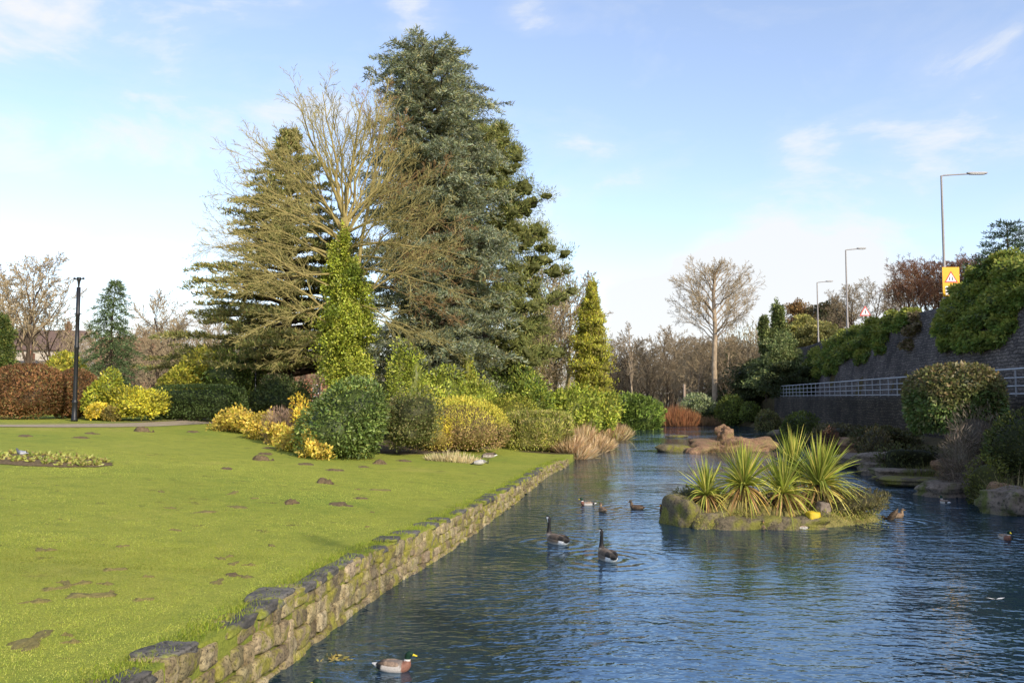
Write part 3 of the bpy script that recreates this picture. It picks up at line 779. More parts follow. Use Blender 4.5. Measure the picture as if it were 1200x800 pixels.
# behind the golden cypress and pine
bare_group([(640, 325, 78, 0.3), (612, 345, 74, 2.0), (662, 338, 82, 4.0), (628, 372, 72, 5.1), (655, 365, 74, 1.1)], [PC, PD],
           ['tall bare tan tree behind the hedge, right of the pine', 'bare many-stemmed tree close under the pine branches', 'bare tan tree just left of the golden cypress', 'low bare tree with slanting pale limb above the laurels', 'small bare tree between the tan trees and the golden cypress'], 'bare trees right of the pine', BARK_LICHEN, TWIG_TAN)
# left background
bare_group([(32, 312, 78, .4), (62, 352, 84, 2.2), (10, 330, 88, 3.)], [PC, PA],
           ['tallest bare tree at the left edge behind the brown hedge', 'bare spreading tree between the left-edge tree and the black lamp post', 'bare tree half hidden by ivy at the far left'], 'bare trees at left edge', BARK_DARK, TWIG_TAN)
spots = []
for k in range(34):
    px = -20 + k * 13 + rr.uniform(-6, 6); Y = rr.uniform(90, 150); spots.append((px, 398 + 10 * math.sin(k * 1.1) + rr.uniform(-16, 16), Y, rr.uniform(0, 6.28)))
for px, t in ((195, 350), (178, 378), (205, 372)): spots.append((px, t, 100, px * .1))
bare_group(spots, [PD, PB, PA], 'bare brown tree in the hedgerow far behind the left lawn', 'bare trees behind the left lawn', BARK_DARK, TWIG_TAN)
# on the road bank
def road_spots(lst): return lst
bare_group([(1002, 338, 112, 0), (1024, 332, 106, 2), (1045, 336, 100, 4), (985, 345, 120, 1)], [PC, PB],
           ['bare tree above the wall right of the second street lamp', 'bare tree above the wall behind the triangular sign', 'bare tree above the wall left of the brown hedge', 'bare tree above the wall behind the second street lamp'], 'bare trees above the road', BARK_DARK, TWIG_BROWN)
spots = [(1062 + k * 7.5, 312 - k * .8 + rr.uniform(-5, 5), 66 + rr.uniform(0, 4), rr.uniform(0, 6)) for k in range(14)]
bare_group(spots, [PD], 'leafless brown hedge shrub along the road above the wall', 'leafless hedge above the wall', TWIG_BROWN, TWIG_RED, 'hedge_shrub')

# --- ivy tree at far left edge
p0 = gpt(2, 72); o = thing('ivy_clad_tree', 'dark ivy-covered tree cut by the left edge of the picture', 'tree', p0)
mb = MB(); tube(mb, [(0, 0, -.2), (.05, 0, 3), (0, .1, 7.6)], [.3, .25, .1], 8); mb.build('trunk', BARK_DARK, o, True)
mb = MB()
for k in range(9):
    z = .8 + k * .82; w = np.interp(k, [0, 4, 8], [1.3, 1.1, .5])
    blob(mb, (.1 * math.sin(k * 2), 0, z), (w, w, .8), 1100, .2, [(.05, .08, .02), (.09, .12, .03), (.15, .16, .04)], 900 + k, lump=.3, freq=4, inner=.5, coreK=.6)
mb.build('ivy', LEAF, o)

# --- golden cypress
p0 = gpt(692, 70); Hc = at(692, 338, 70)[2] - p0[2]
o = thing('cypress_tree', 'narrow golden-green cypress with pointed top beside the water', 'tree', p0)
mb = MB(); tube(mb, [(0, 0, -.2), (0, 0, Hc * .5), (0, 0, Hc * .96)], [.2, .14, .03], 8); mb.build('trunk', BARK_DARK, o, True)
mb = MB()
for k in range(17):
    t = k / 16; w = np.interp(t, [0, .25, .55, .8, 1], [1.6, 1.75, 1.5, 1.0, .32])
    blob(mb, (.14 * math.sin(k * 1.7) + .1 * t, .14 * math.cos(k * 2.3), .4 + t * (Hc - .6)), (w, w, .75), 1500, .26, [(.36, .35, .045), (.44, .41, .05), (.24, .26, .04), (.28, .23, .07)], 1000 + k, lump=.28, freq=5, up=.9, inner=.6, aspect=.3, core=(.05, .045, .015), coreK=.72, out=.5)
mb.build('crown', LEAF, o)

# ------------------------------------------------------------------ shrubs
LAUREL = [(.11, .165, .03), (.16, .22, .035), (.22, .27, .05), (.07, .1, .02)]
DARKG = [(.05, .07, .022), (.075, .1, .03), (.11, .13, .04)]
GOLD = [(.55, .4, .04), (.62, .48, .08), (.42, .36, .04), (.5, .3, .04)]
YGREEN = [(.34, .32, .04), (.42, .38, .05), (.22, .24, .03), (.48, .42, .07)]
BEECH = [(.2, .1, .045), (.26, .13, .055), (.14, .07, .03), (.15, .12, .045)]
BRIGHT = [(.24, .29, .035), (.31, .35, .045), (.16, .2, .03), (.38, .39, .07)]
DRY = [(.5, .36, .2), (.42, .28, .14), (.58, .44, .27), (.3, .2, .1)]

def shrub(name, label, px0, px1, ptop, Y, depth, n, ls, pal, seed, mat=LEAF, cat='shrub', pbot=None, group=None, lumps=0, base=None, **kw):
    """a shrub filling the pixel box px0..px1, ptop..ground at distance Y"""
    pc = (px0 + px1) / 2
    if base is not None: Y = on_ground(pc, base)[1] + depth * .42
    p = gpt(pc, Y)
    if pbot is not None: p[2] = at(pc, pbot, Y)[2]
    w = (px1 - px0) / F * Y / 2; h = at(pc, ptop, Y)[2] - p[2]
    mb = MB()
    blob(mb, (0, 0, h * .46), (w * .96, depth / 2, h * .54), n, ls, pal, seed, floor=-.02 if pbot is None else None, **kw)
    r = np.random.default_rng(seed + 1)
    for k in range(lumps):
        a = r.uniform(0, 6.28); rr_ = r.uniform(.35, .7)
        blob(mb, (math.cos(a) * w * .75 * (1 - .2 * rr_), math.sin(a) * depth * .35, h * r.uniform(.3, .75)), (w * .45 * rr_ + .15, depth * .22 + .1, h * .3 * rr_ + .15), n // 6, ls, pal, seed + 10 + k, floor=-.02 if pbot is None else None, **kw)
    o = mb.build(name, mat); o.location = p
    return tag(o, label, cat, group)

# front bed on the lawn
shrub('laurel_bush', 'rounded glossy green laurel bush at the front of the shrub bed', 357, 450, 454, 30, 2.6, 7500, .15, [(.085, .13, .03), (.13, .18, .04), (.2, .25, .07), (.06, .085, .02)], 201, GLOSSY_LEAF, base=539, box_=2.4, lump=.15, inner=.78, aspect=.45, up=.1, wild=.04)
shrub('bush', 'darker loose evergreen bush between the round laurel and the golden conifer', 436, 514, 464, 31, 3.0, 5000, .13, [(.09, .11, .03), (.13, .14, .045), (.17, .155, .06)], 202, LEAF, base=535, lump=.3, inner=.6, wild=.05, lumps=3)
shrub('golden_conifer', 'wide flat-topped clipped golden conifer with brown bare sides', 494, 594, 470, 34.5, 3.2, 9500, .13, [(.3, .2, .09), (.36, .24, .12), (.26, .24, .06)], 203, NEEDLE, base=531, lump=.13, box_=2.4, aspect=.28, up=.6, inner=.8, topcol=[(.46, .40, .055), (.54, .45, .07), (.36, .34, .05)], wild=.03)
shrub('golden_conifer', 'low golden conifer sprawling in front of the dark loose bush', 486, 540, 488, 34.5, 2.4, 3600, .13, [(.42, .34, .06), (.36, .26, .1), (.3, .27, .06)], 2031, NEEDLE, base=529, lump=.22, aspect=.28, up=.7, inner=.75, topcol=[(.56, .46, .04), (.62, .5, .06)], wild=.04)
shrub('hedge', 'square clipped green hedge block at the lawn corner by the water', 592, 666, 485, 40, 2.6, 9000, .16, [(.26, .27, .05), (.34, .32, .07), (.16, .18, .04), (.36, .3, .12)], 204, NEEDLE, base=529, box_=9, lump=.05, up=.9, aspect=.3, inner=.88, rz=.28, wild=.02)
# golden euonymus, a low sprawling run along the bed edge
for k, (a, b, t, bs, lab) in enumerate([(254, 288, 486, 506, 'golden-leaved low shrub at the left tip of the shrub bed'), (270, 306, 480, 509, 'tallest of the golden-leaved low shrubs, second from the left tip of the bed'), (292, 326, 488, 516, 'golden-leaved low shrub just below the dead brown shrub on its left side'),
        (314, 346, 497, 523, 'golden-leaved low shrub below the middle of the dead brown shrub'), (334, 366, 505, 530, 'golden-leaved low shrub between the dead brown shrub and the round laurel'), (356, 386, 513, 538, 'golden-leaved low shrub at the foot of the round laurel')]):
    shrub('golden_shrub', lab, a, b, t, 36, 1.5, 1900, .14, [(.52, .39, .07), (.6, .47, .11), (.42, .36, .05), (.48, .32, .06)], 210 + k, LEAF, base=bs, lump=.38, freq=4.5, aspect=.6, inner=.45, wild=.12, core=(.16, .13, .04), coreK=.65, group='golden shrubs of the bed')
shrub('golden_shrub', 'golden-leaved shrub peeping out behind the round laurel', 338, 372, 469, 38, 1.5, 1200, .13, GOLD, 215, LEAF, lump=.3, wild=.08, core=(.12, .1, .03), group='golden shrubs of the bed')
shrub('dead_shrub', 'brown leafless shrub between the golden shrubs and the laurel', 306, 362, 480, 38, 1.4, 3800, .22, [(.26, .18, .13), (.34, .24, .17), (.2, .13, .09)], 216, LEAF, lump=.2, up=1.2, aspect=.08, inner=.5, core=(.1, .07, .05), coreK=.7, wild=.06)
# second row of the bed
shrub('laurel_bush', 'bright variegated laurel bush behind the dark loose bush', 452, 516, 448, 46.5, 2.4, 4200, .17, [(.4, .42, .06), (.52, .5, .1), (.26, .3, .04)], 220, GLOSSY_LEAF, lump=.22, inner=.6)
shrub('laurel_bush', 'broad green laurel bush behind the golden conifer', 515, 604, 446, 50, 3.2, 5200, .18, BRIGHT, 221, LEAF, lump=.32, inner=.5, wild=.06, lumps=4)
shrub('laurel_bush', 'green laurel bush right behind the square hedge', 586, 650, 440, 55, 3.4, 4600, .2, LAUREL + BRIGHT, 222, LEAF, lump=.32, inner=.5, wild=.06, lumps=4)
shrub('bush', 'yellow-green bush between the golden conifer and the square hedge', 556, 632, 466, 49, 2.4, 3600, .15, [(.28, .28, .04), (.2, .23, .03), (.36, .33, .06)], 223, LEAF, lump=.2)
shrub('laurel_bush', 'tall laurel bush below the golden cypress', 640, 702, 452, 58, 3.4, 4600, .22, BRIGHT, 224, LEAF, lump=.32, inner=.5, wild=.06, lumps=4)
shrub('laurel_bush', 'laurel bush at the water right of the golden cypress', 676, 726, 458, 63, 3.4, 4200, .24, BRIGHT + YGREEN[:1], 225, LEAF, lump=.3, inner=.5, wild=.06, lumps=3)
shrub('laurel_bush', 'big rounded laurel bush on the far left bank', 715, 776, 459, 88, 5, 5200, .3, [(.13, .19, .03), (.19, .25, .045), (.08, .12, .02)], 226, LEAF, lump=.2, inner=.7, wild=.04, lumps=3)
shrub('laurel_bush', 'dark evergreen bush under the pine and cedar', 540, 632, 425, 60, 4, 4200, .22, DARKG + LAUREL[:2], 227, LEAF, lump=.25, lumps=3)
shrub('bush', 'ivy bush at the foot of the tall cedar', 452, 500, 400, 45, 2.2, 4200, .17, BRIGHT, 228, GLOSSY_LEAF, lump=.3, inner=.5)
shrub('bush', 'ivy mound climbing the cedar stem above the laurels', 528, 562, 412, 51, 1.8, 2600, .17, BRIGHT + YGREEN, 229, GLOSSY_LEAF, lump=.3, inner=.5)
shrub('bush', 'green bush left of the tall cedar base', 480, 540, 432, 48, 2.6, 3600, .18, BRIGHT, 230, LEAF, lump=.25)
# dry reeds on the left bank
def reeds(name, label, px0, px1, ptop, Y, dep, n, pal, seed, wid=.03, lean=.35, cat='reeds', group=None):
    p = gpt((px0 + px1) / 2, Y); p[2] = max(p[2], 0.0); w = (px1 - px0) / F * Y / 2; h = at(600, ptop, Y)[2] - p[2]
    r = np.random.default_rng(seed); a = r.uniform(0, 6.28, n); q = np.sqrt(r.uniform(0, 1, n))
    P = np.stack([np.cos(a) * q * w, np.sin(a) * q * dep / 2, np.zeros(n)], 1)
    P[:, 2] = np.maximum(ground(P[:, 0] + p[0], P[:, 1] + p[1]), -.02) - p[2] - .02
    D = np.stack([np.cos(a) * q * lean * 1.6, np.sin(a) * q * lean, np.ones(n)], 1) + r.normal(0, lean * .6, (n, 3))
    Ln = h * r.uniform(.45, 1.15, n) * (1.1 - .45 * q)
    mb = MB(); leaves(mb, P, D, r.normal(0, 1, (n, 3)), Ln, wid * r.uniform(.6, 1.4, n), palette(r, pal, n))
    o = mb.build(name, BLADE); o.location = p; return tag(o, label, cat, group)
reeds('reed_clump', 'pale dry reeds beside the square hedge at the end of the stone wall', 640, 692, 502, 47, 4, 2600, DRY, 301, .05, .6)
reeds('reed_clump', 'pale dry reeds on the bank under the laurels', 664, 712, 494, 54, 6, 2800, DRY, 302, .06, .6)
reeds('reed_clump', 'dry reeds at the bank corner past the laurels', 692, 732, 490, 68, 8, 2400, DRY + [(.3, .28, .08)], 303, .07, .6)
reeds('reed_clump', 'upright red-brown stems at the far end of the pond', 768, 816, 474, 98, 4, 3200, [(.3, .13, .06), (.36, .18, .08), (.22, .1, .05)], 304, .06, .22)
reeds('reed_clump', 'low brown reeds along the far bank right of the red-brown stems', 812, 850, 486, 100, 3, 1500, [(.25, .16, .08), (.2, .12, .06)], 305, .07, .3)
reeds('reed_clump', 'straw-coloured grass fringe in front of the golden conifer', 500, 562, 526, 35.4, .6, 700, [(.6, .5, .3), (.5, .42, .25)], 306, .03, .5)

# left background shrubs
shrub('beech_hedge', 'big rounded russet beech hedge at the left edge beyond the path', -30, 84, 424, 46.5, 3.4, 16000, .13, BEECH, 240, LEAF, 'hedge', box_=2.3, lump=.09, inner=.86, aspect=.5, core=(.06, .035, .02))
shrub('beech_hedge', 'smaller russet hedge just right of the black lamp post', 62, 116, 432, 48.5, 3.0, 7000, .13, BEECH, 241, LEAF, 'hedge', box_=2.3, lump=.1, inner=.84, core=(.06, .035, .02))
shrub('spotted_laurel', 'tall yellow-green spotted laurel left of the golden bush', 102, 138, 434, 46.8, 2.2, 3200, .17, [(.36, .34, .04), (.26, .28, .03), (.16, .2, .03)], 242, GLOSSY_LEAF, lump=.25, inner=.6)
shrub('golden_bush', 'round golden bush beside the path near the black lamp post', 132, 190, 454, 47, 2.6, 4200, .16, [(.48, .42, .04), (.38, .35, .04), (.24, .25, .03)], 243, GLOSSY_LEAF, lump=.3, inner=.5, wild=.06, lumps=3)
shrub('golden_bush', 'little golden bush at the kerb below the spotted laurel', 102, 124, 470, 45.6, 1.1, 1200, .14, GOLD[:3], 244, GLOSSY_LEAF, lump=.2, inner=.6)
shrub('bush', 'small rust-tinged bush in front of the golden bush', 122, 142, 476, 45.5, .9, 900, .12, [(.25, .18, .05), (.18, .16, .04)], 245, LEAF)
shrub('bush', 'yellow-green bush behind the hedge left of the lamp post', 45, 112, 404, 62, 4, 4000, .24, YGREEN, 246, LEAF, lump=.3, lumps=3)
shrub('clipped_hedge', 'low dark green clipped hedge along the path right of the golden bush', 178, 292, 452, 50, 2.2, 8000, .14, [(.05, .075, .02), (.07, .1, .03)], 247, LEAF, 'hedge', box_=5, lump=.05, inner=.86)
shrub('spotted_laurel', 'large yellow spotted laurel behind the low clipped hedge', 176, 248, 408, 55, 3, 5200, .2, YGREEN, 248, GLOSSY_LEAF, lump=.28, inner=.6, lumps=4)
shrub('laurel_bush', 'dark green laurel bush beside the thin lamp post', 236, 312, 418, 56, 3.4, 5500, .18, LAUREL + DARKG, 249, GLOSSY_LEAF, lump=.32, wild=.06, inner=.6, lumps=4)
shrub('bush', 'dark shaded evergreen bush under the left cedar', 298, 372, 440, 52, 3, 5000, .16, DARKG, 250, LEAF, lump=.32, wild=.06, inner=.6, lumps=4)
shrub('bush', 'dark evergreen bush between the trunks behind the ivy-clad tree', 420, 470, 448, 50, 2.4, 2600, .17, DARKG, 251, LEAF, lump=.2)

# far bank and right-hand side
shrub('bush', 'pale-topped evergreen bush beside the red-brown stems', 796, 842, 463, 103.5, 4, 3000, .3, DARKG + [(.07, .1, .04)], 260, LEAF, lump=.15, topcol=[(.3, .33, .18), (.2, .24, .1)])
shrub('bush', 'round green bush at the far end of the pond below the tall tree', 836, 874, 463, 100, 4, 3200, .28, [(.13, .16, .03), (.17, .19, .04), (.09, .11, .02)], 261, LEAF, lump=.1)
shrub('bush', 'small ball-shaped bush on the far bank', 868, 892, 472, 96, 2.6, 1800, .25, [(.13, .16, .03), (.09, .11, .025)], 262, LEAF, lump=.08)
shrub('bush', 'low flat bush at the left end of the dark stone wall', 884, 914, 481, 84, 2.6, 1800, .22, [(.1, .11, .03), (.15, .13, .05)], 263, LEAF, lump=.1)
shrub('bush', 'dark low bush on the right bank behind the island plants', 912, 958, 486, 63, 2.4, 2800, .2, [(.06, .08, .02), (.1, .12, .025)], 264, LEAF, lump=.12)
shrub('round_bush', 'large clipped rounded bush standing before the railing on the right bank', 1066, 1167, 431, 33.2, 2.9, 12000, .16, [(.085, .13, .032), (.12, .175, .045), (.13, .13, .045), (.06, .095, .026)], 265, GLOSSY_LEAF, pbot=505, box_=3.4, lump=.05, inner=.88, up=-.2, topcol=[(.15, .14, .05), (.12, .13, .04), (.17, .13, .06)])  # darker green body paints in shade, olive-brown topcol its sunlit top
shrub('bush', 'dark rounded bush at the right edge below the railing', 1158, 1240, 482, 27.5, 2.6, 5000, .11, [(.045, .06, .018), (.08, .09, .02)], 266, LEAF, lump=.12)
shrub('bush', 'small mossy green bush at the water on the right bank', 1128, 1176, 543, 26.5, 1.4, 1800, .09, [(.12, .13, .02), (.08, .08, .02)], 267, LEAF, lump=.2)
shrub('dead_shrub', 'tangle of bare brown stems on the right bank under the round bush', 1092, 1152, 505, 29, 1.8, 3400, .3, [(.14, .11, .08), (.2, .16, .12), (.09, .07, .05)], 268, LEAF, lump=.2, up=.5, aspect=.05, core=None, inner=.2)
shrub('bush', 'brown heathery bush on the rocky right bank beside the water', 1004, 1052, 510, 38.5, 2, 2800, .14, [(.08, .07, .03), (.12, .1, .04), (.06, .05, .03)], 269, LEAF, lump=.2)
shrub('bush', 'rust-brown low bush behind the island plants on the right bank', 958, 985, 502, 46, 1.6, 1600, .15, [(.12, .06, .035), (.08, .05, .03)], 270, LEAF, lump=.2)
shrub('bush', 'dark trailing shrub along the foot of the low stone wall, left of the round bush', 1010, 1072, 500, 43, 2.2, 3000, .15, [(.06, .055, .025), (.09, .08, .03), (.05, .06, .02)], 271, LEAF, lump=.35, wild=.1, lumps=3)
shrub('bush', 'dark heathery clump on the bank between the low dark bush and the rust-brown one', 950, 1010, 502, 55, 2.2, 2600, .16, [(.07, .065, .03), (.10, .085, .04)], 272, LEAF, lump=.35, wild=.1, lumps=3)
shrub('dead_shrub', 'brown bare undergrowth covering the slope below the short railing', 1120, 1185, 498, 30.5, 2.2, 3600, .25, [(.13, .10, .07), (.18, .14, .10), (.08, .07, .045)], 273, LEAF, lump=.35, up=.4, aspect=.08, inner=.3, wild=.1)
shrub('bush', 'dark ground-hugging plants on the ledge above the layered rocks', 1036, 1096, 527, 36, 1.0, 1500, .12, [(.05, .055, .02), (.08, .085, .03)], 274, LEAF, lump=.4, wild=.1, lumps=3)
# ivy and plants on the upper wall
def wall_ivy(name, label, spots, pal, seed, n=2200, ls=.2, mat=LEAF, topcol=None, cat='ivy'):
    """spots: (px, py, radius in px) on the face of the upper wall"""
    pts = []
    for px, py, rp in spots:
        k = (px - 600) / F; Y = 19.17 / max(k - .142, .03) if True else 0
        z = EYE + (465 - py) / F * Y; h = np.clip((z - 3.28) / 5.97, 0, 1.15)
        Y = (19.17 + 1.5 * h) / max(k - .142, .03); z = EYE + (465 - py) / F * Y; rad = rp / F * Y
        x = float(Xu(Y)) + 1.5 * min(max((z - 3.28) / 5.97, 0), 1.1)
        pts.append((x - .1, Y, z, rad))
    o0 = np.array([pts[0][0], pts[0][1], 3.28 if pts[0][2] < 8 else pts[0][2]]); mb = MB()
    for k, (x, y, z, rad) in enumerate(pts):
        blob(mb, np.array([x, y, z]) - o0, (.45 + .25 * rad, rad * 2.3, rad), n, ls, pal, seed + k, lump=.3, freq=4, up=-.25, inner=.6, topcol=topcol, aspect=.6)
    o = mb.build(name, mat, origin=None); o.location = o0; return tag(o, label, cat)
WIVY = [(.09, .14, .03), (.13, .185, .04), (.18, .22, .045)]
wall_ivy('hanging_ivy', 'big green ivy clump hanging over the wall right of the yellow sign', [(1122, 362, 14), (1114, 382, 14), (1116, 402, 12), (1142, 352, 17), (1135, 375, 20), (1142, 398, 16), (1165, 340, 22), (1165, 372, 20), (1168, 398, 14), (1190, 328, 20), (1190, 358, 18), (1188, 380, 12), (1205, 345, 18), (1134, 340, 8), (1154, 328, 11), (1180, 312, 14), (1202, 318, 16)], WIVY, 2000, 3000, .22, topcol=[(.24, .25, .05), (.18, .22, .04)])  # yellow-green topcol paints sunlight onto the top of the clump
wall_ivy('hanging_ivy', 'long green ivy curtain over the wall between the sign and the second lamp', [(1068, 372, 9), (1050, 378, 11), (1040, 392, 11), (1028, 384, 11), (1020, 402, 12), (1008, 392, 11), (1000, 412, 12), (990, 400, 11), (985, 420, 12), (975, 408, 10), (968, 425, 12), (958, 418, 10), (952, 430, 12), (1014, 418, 10), (1035, 408, 8), (962, 438, 9), (978, 432, 8), (948, 442, 9), (1058, 380, 8)], WIVY, 2050, 2400, .24, topcol=[(.26, .27, .06), (.2, .22, .04)])  # topcol brightens the upper leaves as painted-in sunlight
wall_ivy('hanging_ivy', 'brown withered creeper strip on the wall left of the yellow sign', [(1078, 372, 5), (1072, 388, 6), (1068, 404, 6), (1080, 384, 4)], [(.16, .12, .07), (.12, .11, .04), (.2, .15, .09)], 2090, 900, .2)
# trees and ivy at the far end of the wall
def tree_mass(name, label, px, Y, top, w, pal, seed, n=1600, ls=.32, layers=7, mat=LEAF, bT=BARK_DARK, prof=None, zoff=0.0):
    p = gpt(px, Y); p[2] += zoff; h = at(px, top, Y)[2] - p[2]
    o = thing(name, label, 'tree', p); mb = MB(); tube(mb, [(0, 0, -.3), (.1, 0, h * .5), (0, 0, h * .9)], [.25, .18, .05], 7); mb.build('trunk', bT, o, True)
    mb = MB(); r = np.random.default_rng(seed)
    for k in range(layers):
        t = (k + .3) / layers; ww = w * np.interp(t, *(prof or ([0, .4, .75, 1], [.8, 1, .8, .35]))) * r.uniform(.85, 1.15)
        blob(mb, (r.normal(0, w * .2), r.normal(0, w * .2), h * (.1 + .84 * t)), (ww, ww, h / layers * .95), n, ls, pal, seed + k, lump=.35, freq=4, inner=.45, coreK=.55)
    mb.build('crown', mat, o); return o
slim = ([0, .3, .7, 1], [1, .9, .7, .4])
tree_mass('ivy_clad_tree', 'narrow ivy-covered stem with bare tip, leftmost at the end of the wall', 899, 100, 372, 1.0, [(.13, .16, .05), (.18, .2, .07), (.08, .1, .03)], 401, prof=slim)
tree_mass('ivy_clad_tree', 'tallest narrow ivy-covered stem at the end of the wall', 913, 104, 352, 1.1, [(.13, .17, .05), (.2, .22, .07), (.08, .1, .03)], 411, prof=slim)
tree_mass('evergreen_tree', 'broad pale green evergreen at the end of the wall below the ivy stems', 915, 98, 392, 3.0, [(.14, .17, .06), (.2, .22, .09), (.09, .12, .04)], 421, n=2200)
tree_mass('evergreen_tree', 'dark evergreen in shadow left of the dark stone wall', 886, 106, 424, 3.4, [(.04, .055, .02), (.07, .08, .03)], 431, n=2000)  # very dark leaf palette has the wall's shadow painted in
tree_mass('evergreen_tree', 'yellow-green tree above the wall end beside the farthest street lamp', 938, 112, 372, 2.6, [(.27, .25, .07), (.33, .3, .09), (.18, .18, .05)], 441, n=1800)
tree_mass('evergreen_tree', 'pale olive tree above the wall right of the farthest street lamp', 966, 108, 378, 2.4, [(.22, .21, .07), (.3, .27, .09)], 451, n=1700)
tree_mass('autumn_tree', 'russet-leaved tree behind the farthest street lamp', 940, 135, 352, 3.0, [(.2, .11, .04), (.26, .16, .06), (.15, .1, .04)], 461, n=1600)
tree_mass('evergreen_tree', 'dark brown-green tree behind the second street lamp', 972, 128, 352, 3.6, [(.06, .05, .025), (.1, .075, .035), (.05, .06, .025)], 471, n=1800)
tree_mass('evergreen_tree', 'shaded dark bank bush tree filling the foot of the wall end', 925, 92, 425, 2.8, [(.04, .055, .02), (.06, .07, .025)], 481, n=1800)  # leaf colours darkened to hold the shade at the wall end
tree_mass('evergreen_tree', 'dark green tree left of the pale evergreen at the wall end', 868, 120, 412, 3.4, [(.07, .085, .03), (.12, .12, .05)], 491, n=1800)

# the far-off wood that closes the view
r = np.random.default_rng(480); n = 60000
x = r.uniform(-170, 62, n); y = r.uniform(185, 235, n) - .15 * np.abs(x); top = 9.5 + 1.6 * sines(481, 14, .05, .5)(np.stack([x, 0 * x, 0 * x], 1)) + r.normal(0, .9, n) + 5 * smooth(-40, -130, x)
P = np.stack([x, y, ground(x, y) + top * r.uniform(0, 1, n) ** .8], 1)
mb = MB(); leaves(mb, P, r.normal(0, .5, (n, 3)) + np.array([0, 0, .9]), r.normal(0, 1, (n, 3)), r.uniform(.8, 2.0, n), .16, palette(r, [(.23, .175, .11), (.28, .22, .14), (.2, .155, .10), (.25, .2, .1), (.19, .18, .09)], n))  # grey-brown palette with the haze of distance painted in
tag(mb.build('far_wood', LEAF), 'far-off brown winter wood closing the view behind the pond and lawn', 'wood', kind='stuff')

# ------------------------------------------------------------------ houses
ROOFM = vcol_mat('roof_tiles', .85, .2, 9, .25, .03)
def house(label, px, Y, ptop, w, d, wallc, roofc, rz, windows=True, zdrop=0.0):
    p = gpt(px, Y); zt = at(px, ptop, Y)[2]; p[2] = min(p[2], zt - 6.5); hh = (zt - p[2]); eave = hh - w * .0 - min(2.6, hh * .35)
    o = thing('house', label, 'house', p, rz)
    mb = MB(); box(mb, (-w / 2, -d / 2, -.5), (w / 2, d / 2, eave), wallc)
    for sx in (-1, 1): mb.add([(sx * w / 2, -d / 2, eave), (sx * w / 2, d / 2, eave), (sx * w / 2, 0, hh - .08)], [[0, 1, 2]], wallc)
    mb.build('wall', PLASTER, o)
    mb = MB(); e = .35
    V = []
    for t in (0, .14):
        V += [(-w / 2 - e, -d / 2 - e, eave - .25 + t), (w / 2 + e, -d / 2 - e, eave - .25 + t), (w / 2 + e, 0, hh + t), (-w / 2 - e, 0, hh + t), (w / 2 + e, d / 2 + e, eave - .25 + t), (-w / 2 - e, d / 2 + e, eave - .25 + t)]
    mb.add(V, [[6, 7, 8, 9], [9, 8, 10, 11], [3, 2, 1, 0], [5, 4, 2, 3], [0, 1, 7, 6], [5, 11, 10, 4], [0, 6, 9, 3], [3, 9, 11, 5], [1, 2, 8, 7], [2, 4, 10, 8]], roofc)
    rf = mb.build('roof', ROOFM, o)
    mb = MB(); box(mb, (w * .25, -.35, hh - .7), (w * .25 + .7, .35, hh + 1.0), (.22, .11, .07)); box(mb, (w * .25 + .2, -.15, hh + 1.0), (w * .25 + .5, .15, hh + 1.4), (.3, .14, .08)); mb.build('chimney', PLASTER, rf)
    if windows:
        for k in (-1, 1):
            for fl in (.28, .68):
                mb = MB(); zc = eave * fl; x = k * w * .25
                box(mb, (x - .62, -d / 2 - .06, zc - .7), (x + .62, -d / 2 + .02, zc + .7), (.7, .7, .68)); wn = mb.build('window', PAINTED, o)
                mb = MB(); box(mb, (x - .5, -d / 2 - .075, zc - .58), (x + .5, -d / 2 - .062, zc + .58), (.03, .035, .045)); mb.build('pane', PAINTED, wn)
house('cream house with a brown tiled roof behind the left bare trees', 52, 118, 388, 10, 8, (.5, .44, .36), (.15, .10, .08), .1)
house('small white house with a grey roof low behind the brown hedge', 14, 100, 424, 7, 6, (.6, .55, .48), (.09, .085, .085), -.1)
house('brick house with an orange roof between the deodar and the spotted laurel', 150, 150, 396, 9, 8, (.35, .2, .13), (.3, .12, .06), .2)
house('red brick house glimpsed under the left cedar branches', 352, 130, 428, 8, 7, (.42, .18, .10), (.28, .1, .06), .35)
house('pinkish house with white gable glimpsed left of the red brick one', 322, 135, 430, 7, 7, (.55, .36, .28), (.25, .14, .1), -.2)
house('pale rendered house glimpsed beside the ivy-clad trunk', 372, 140, 430, 8, 7, (.6, .46, .36), (.26, .13, .09), .0)

# ------------------------------------------------------------------ lamp posts and signs
BLACK = (.012, .013, .015)
def lathe(mb, prof, k=12, c=BLACK, o=(0, 0, 0)):
    tube(mb, np.array([(o[0], o[1], o[2] + z + 1e-4 * i) for i, (r, z) in enumerate(prof)]), [r for r, z in prof], k, c)
def ball(mb, c, r, colr):
    V, Fq = CG5; mb.add(unit(V) * r + np.array(c), Fq, colr)
LP = on_ground(87, 493.5); Yl = LP[1]; Hl = at(91, 325, Yl)[2] - LP[2]
o = thing('lamp_post', 'tall black lamp post without a lantern standing by the path', 'lamp post', LP)
mb = MB(); lathe(mb, [(.001, 0), (.17, 0), (.17, .12), (.135, .16), (.13, .9), (.15, .95), (.15, 1.0), (.11, 1.1)]); mb.build('base', PAINTED, o, True)
mb = MB(); lathe(mb, [(.11, 1.1), (.105, Hl * .25), (.105, Hl * .5), (.125, Hl * .505), (.125, Hl * .52), (.10, Hl * .525), (.095, Hl * .73), (.115, Hl * .733), (.115, Hl * .75), (.1, Hl * .755), (.095, Hl * .93), (.001, Hl * .931)]); mb.build('pole', PAINTED, o, True)
mb = MB(); lathe(mb, [(.03, Hl * .925), (.05, Hl * .95), (.07, Hl * .97), (.11, Hl * .985), (.11, Hl), (.001, Hl * 1.002)]); mb.build('finial', PAINTED, o, True)
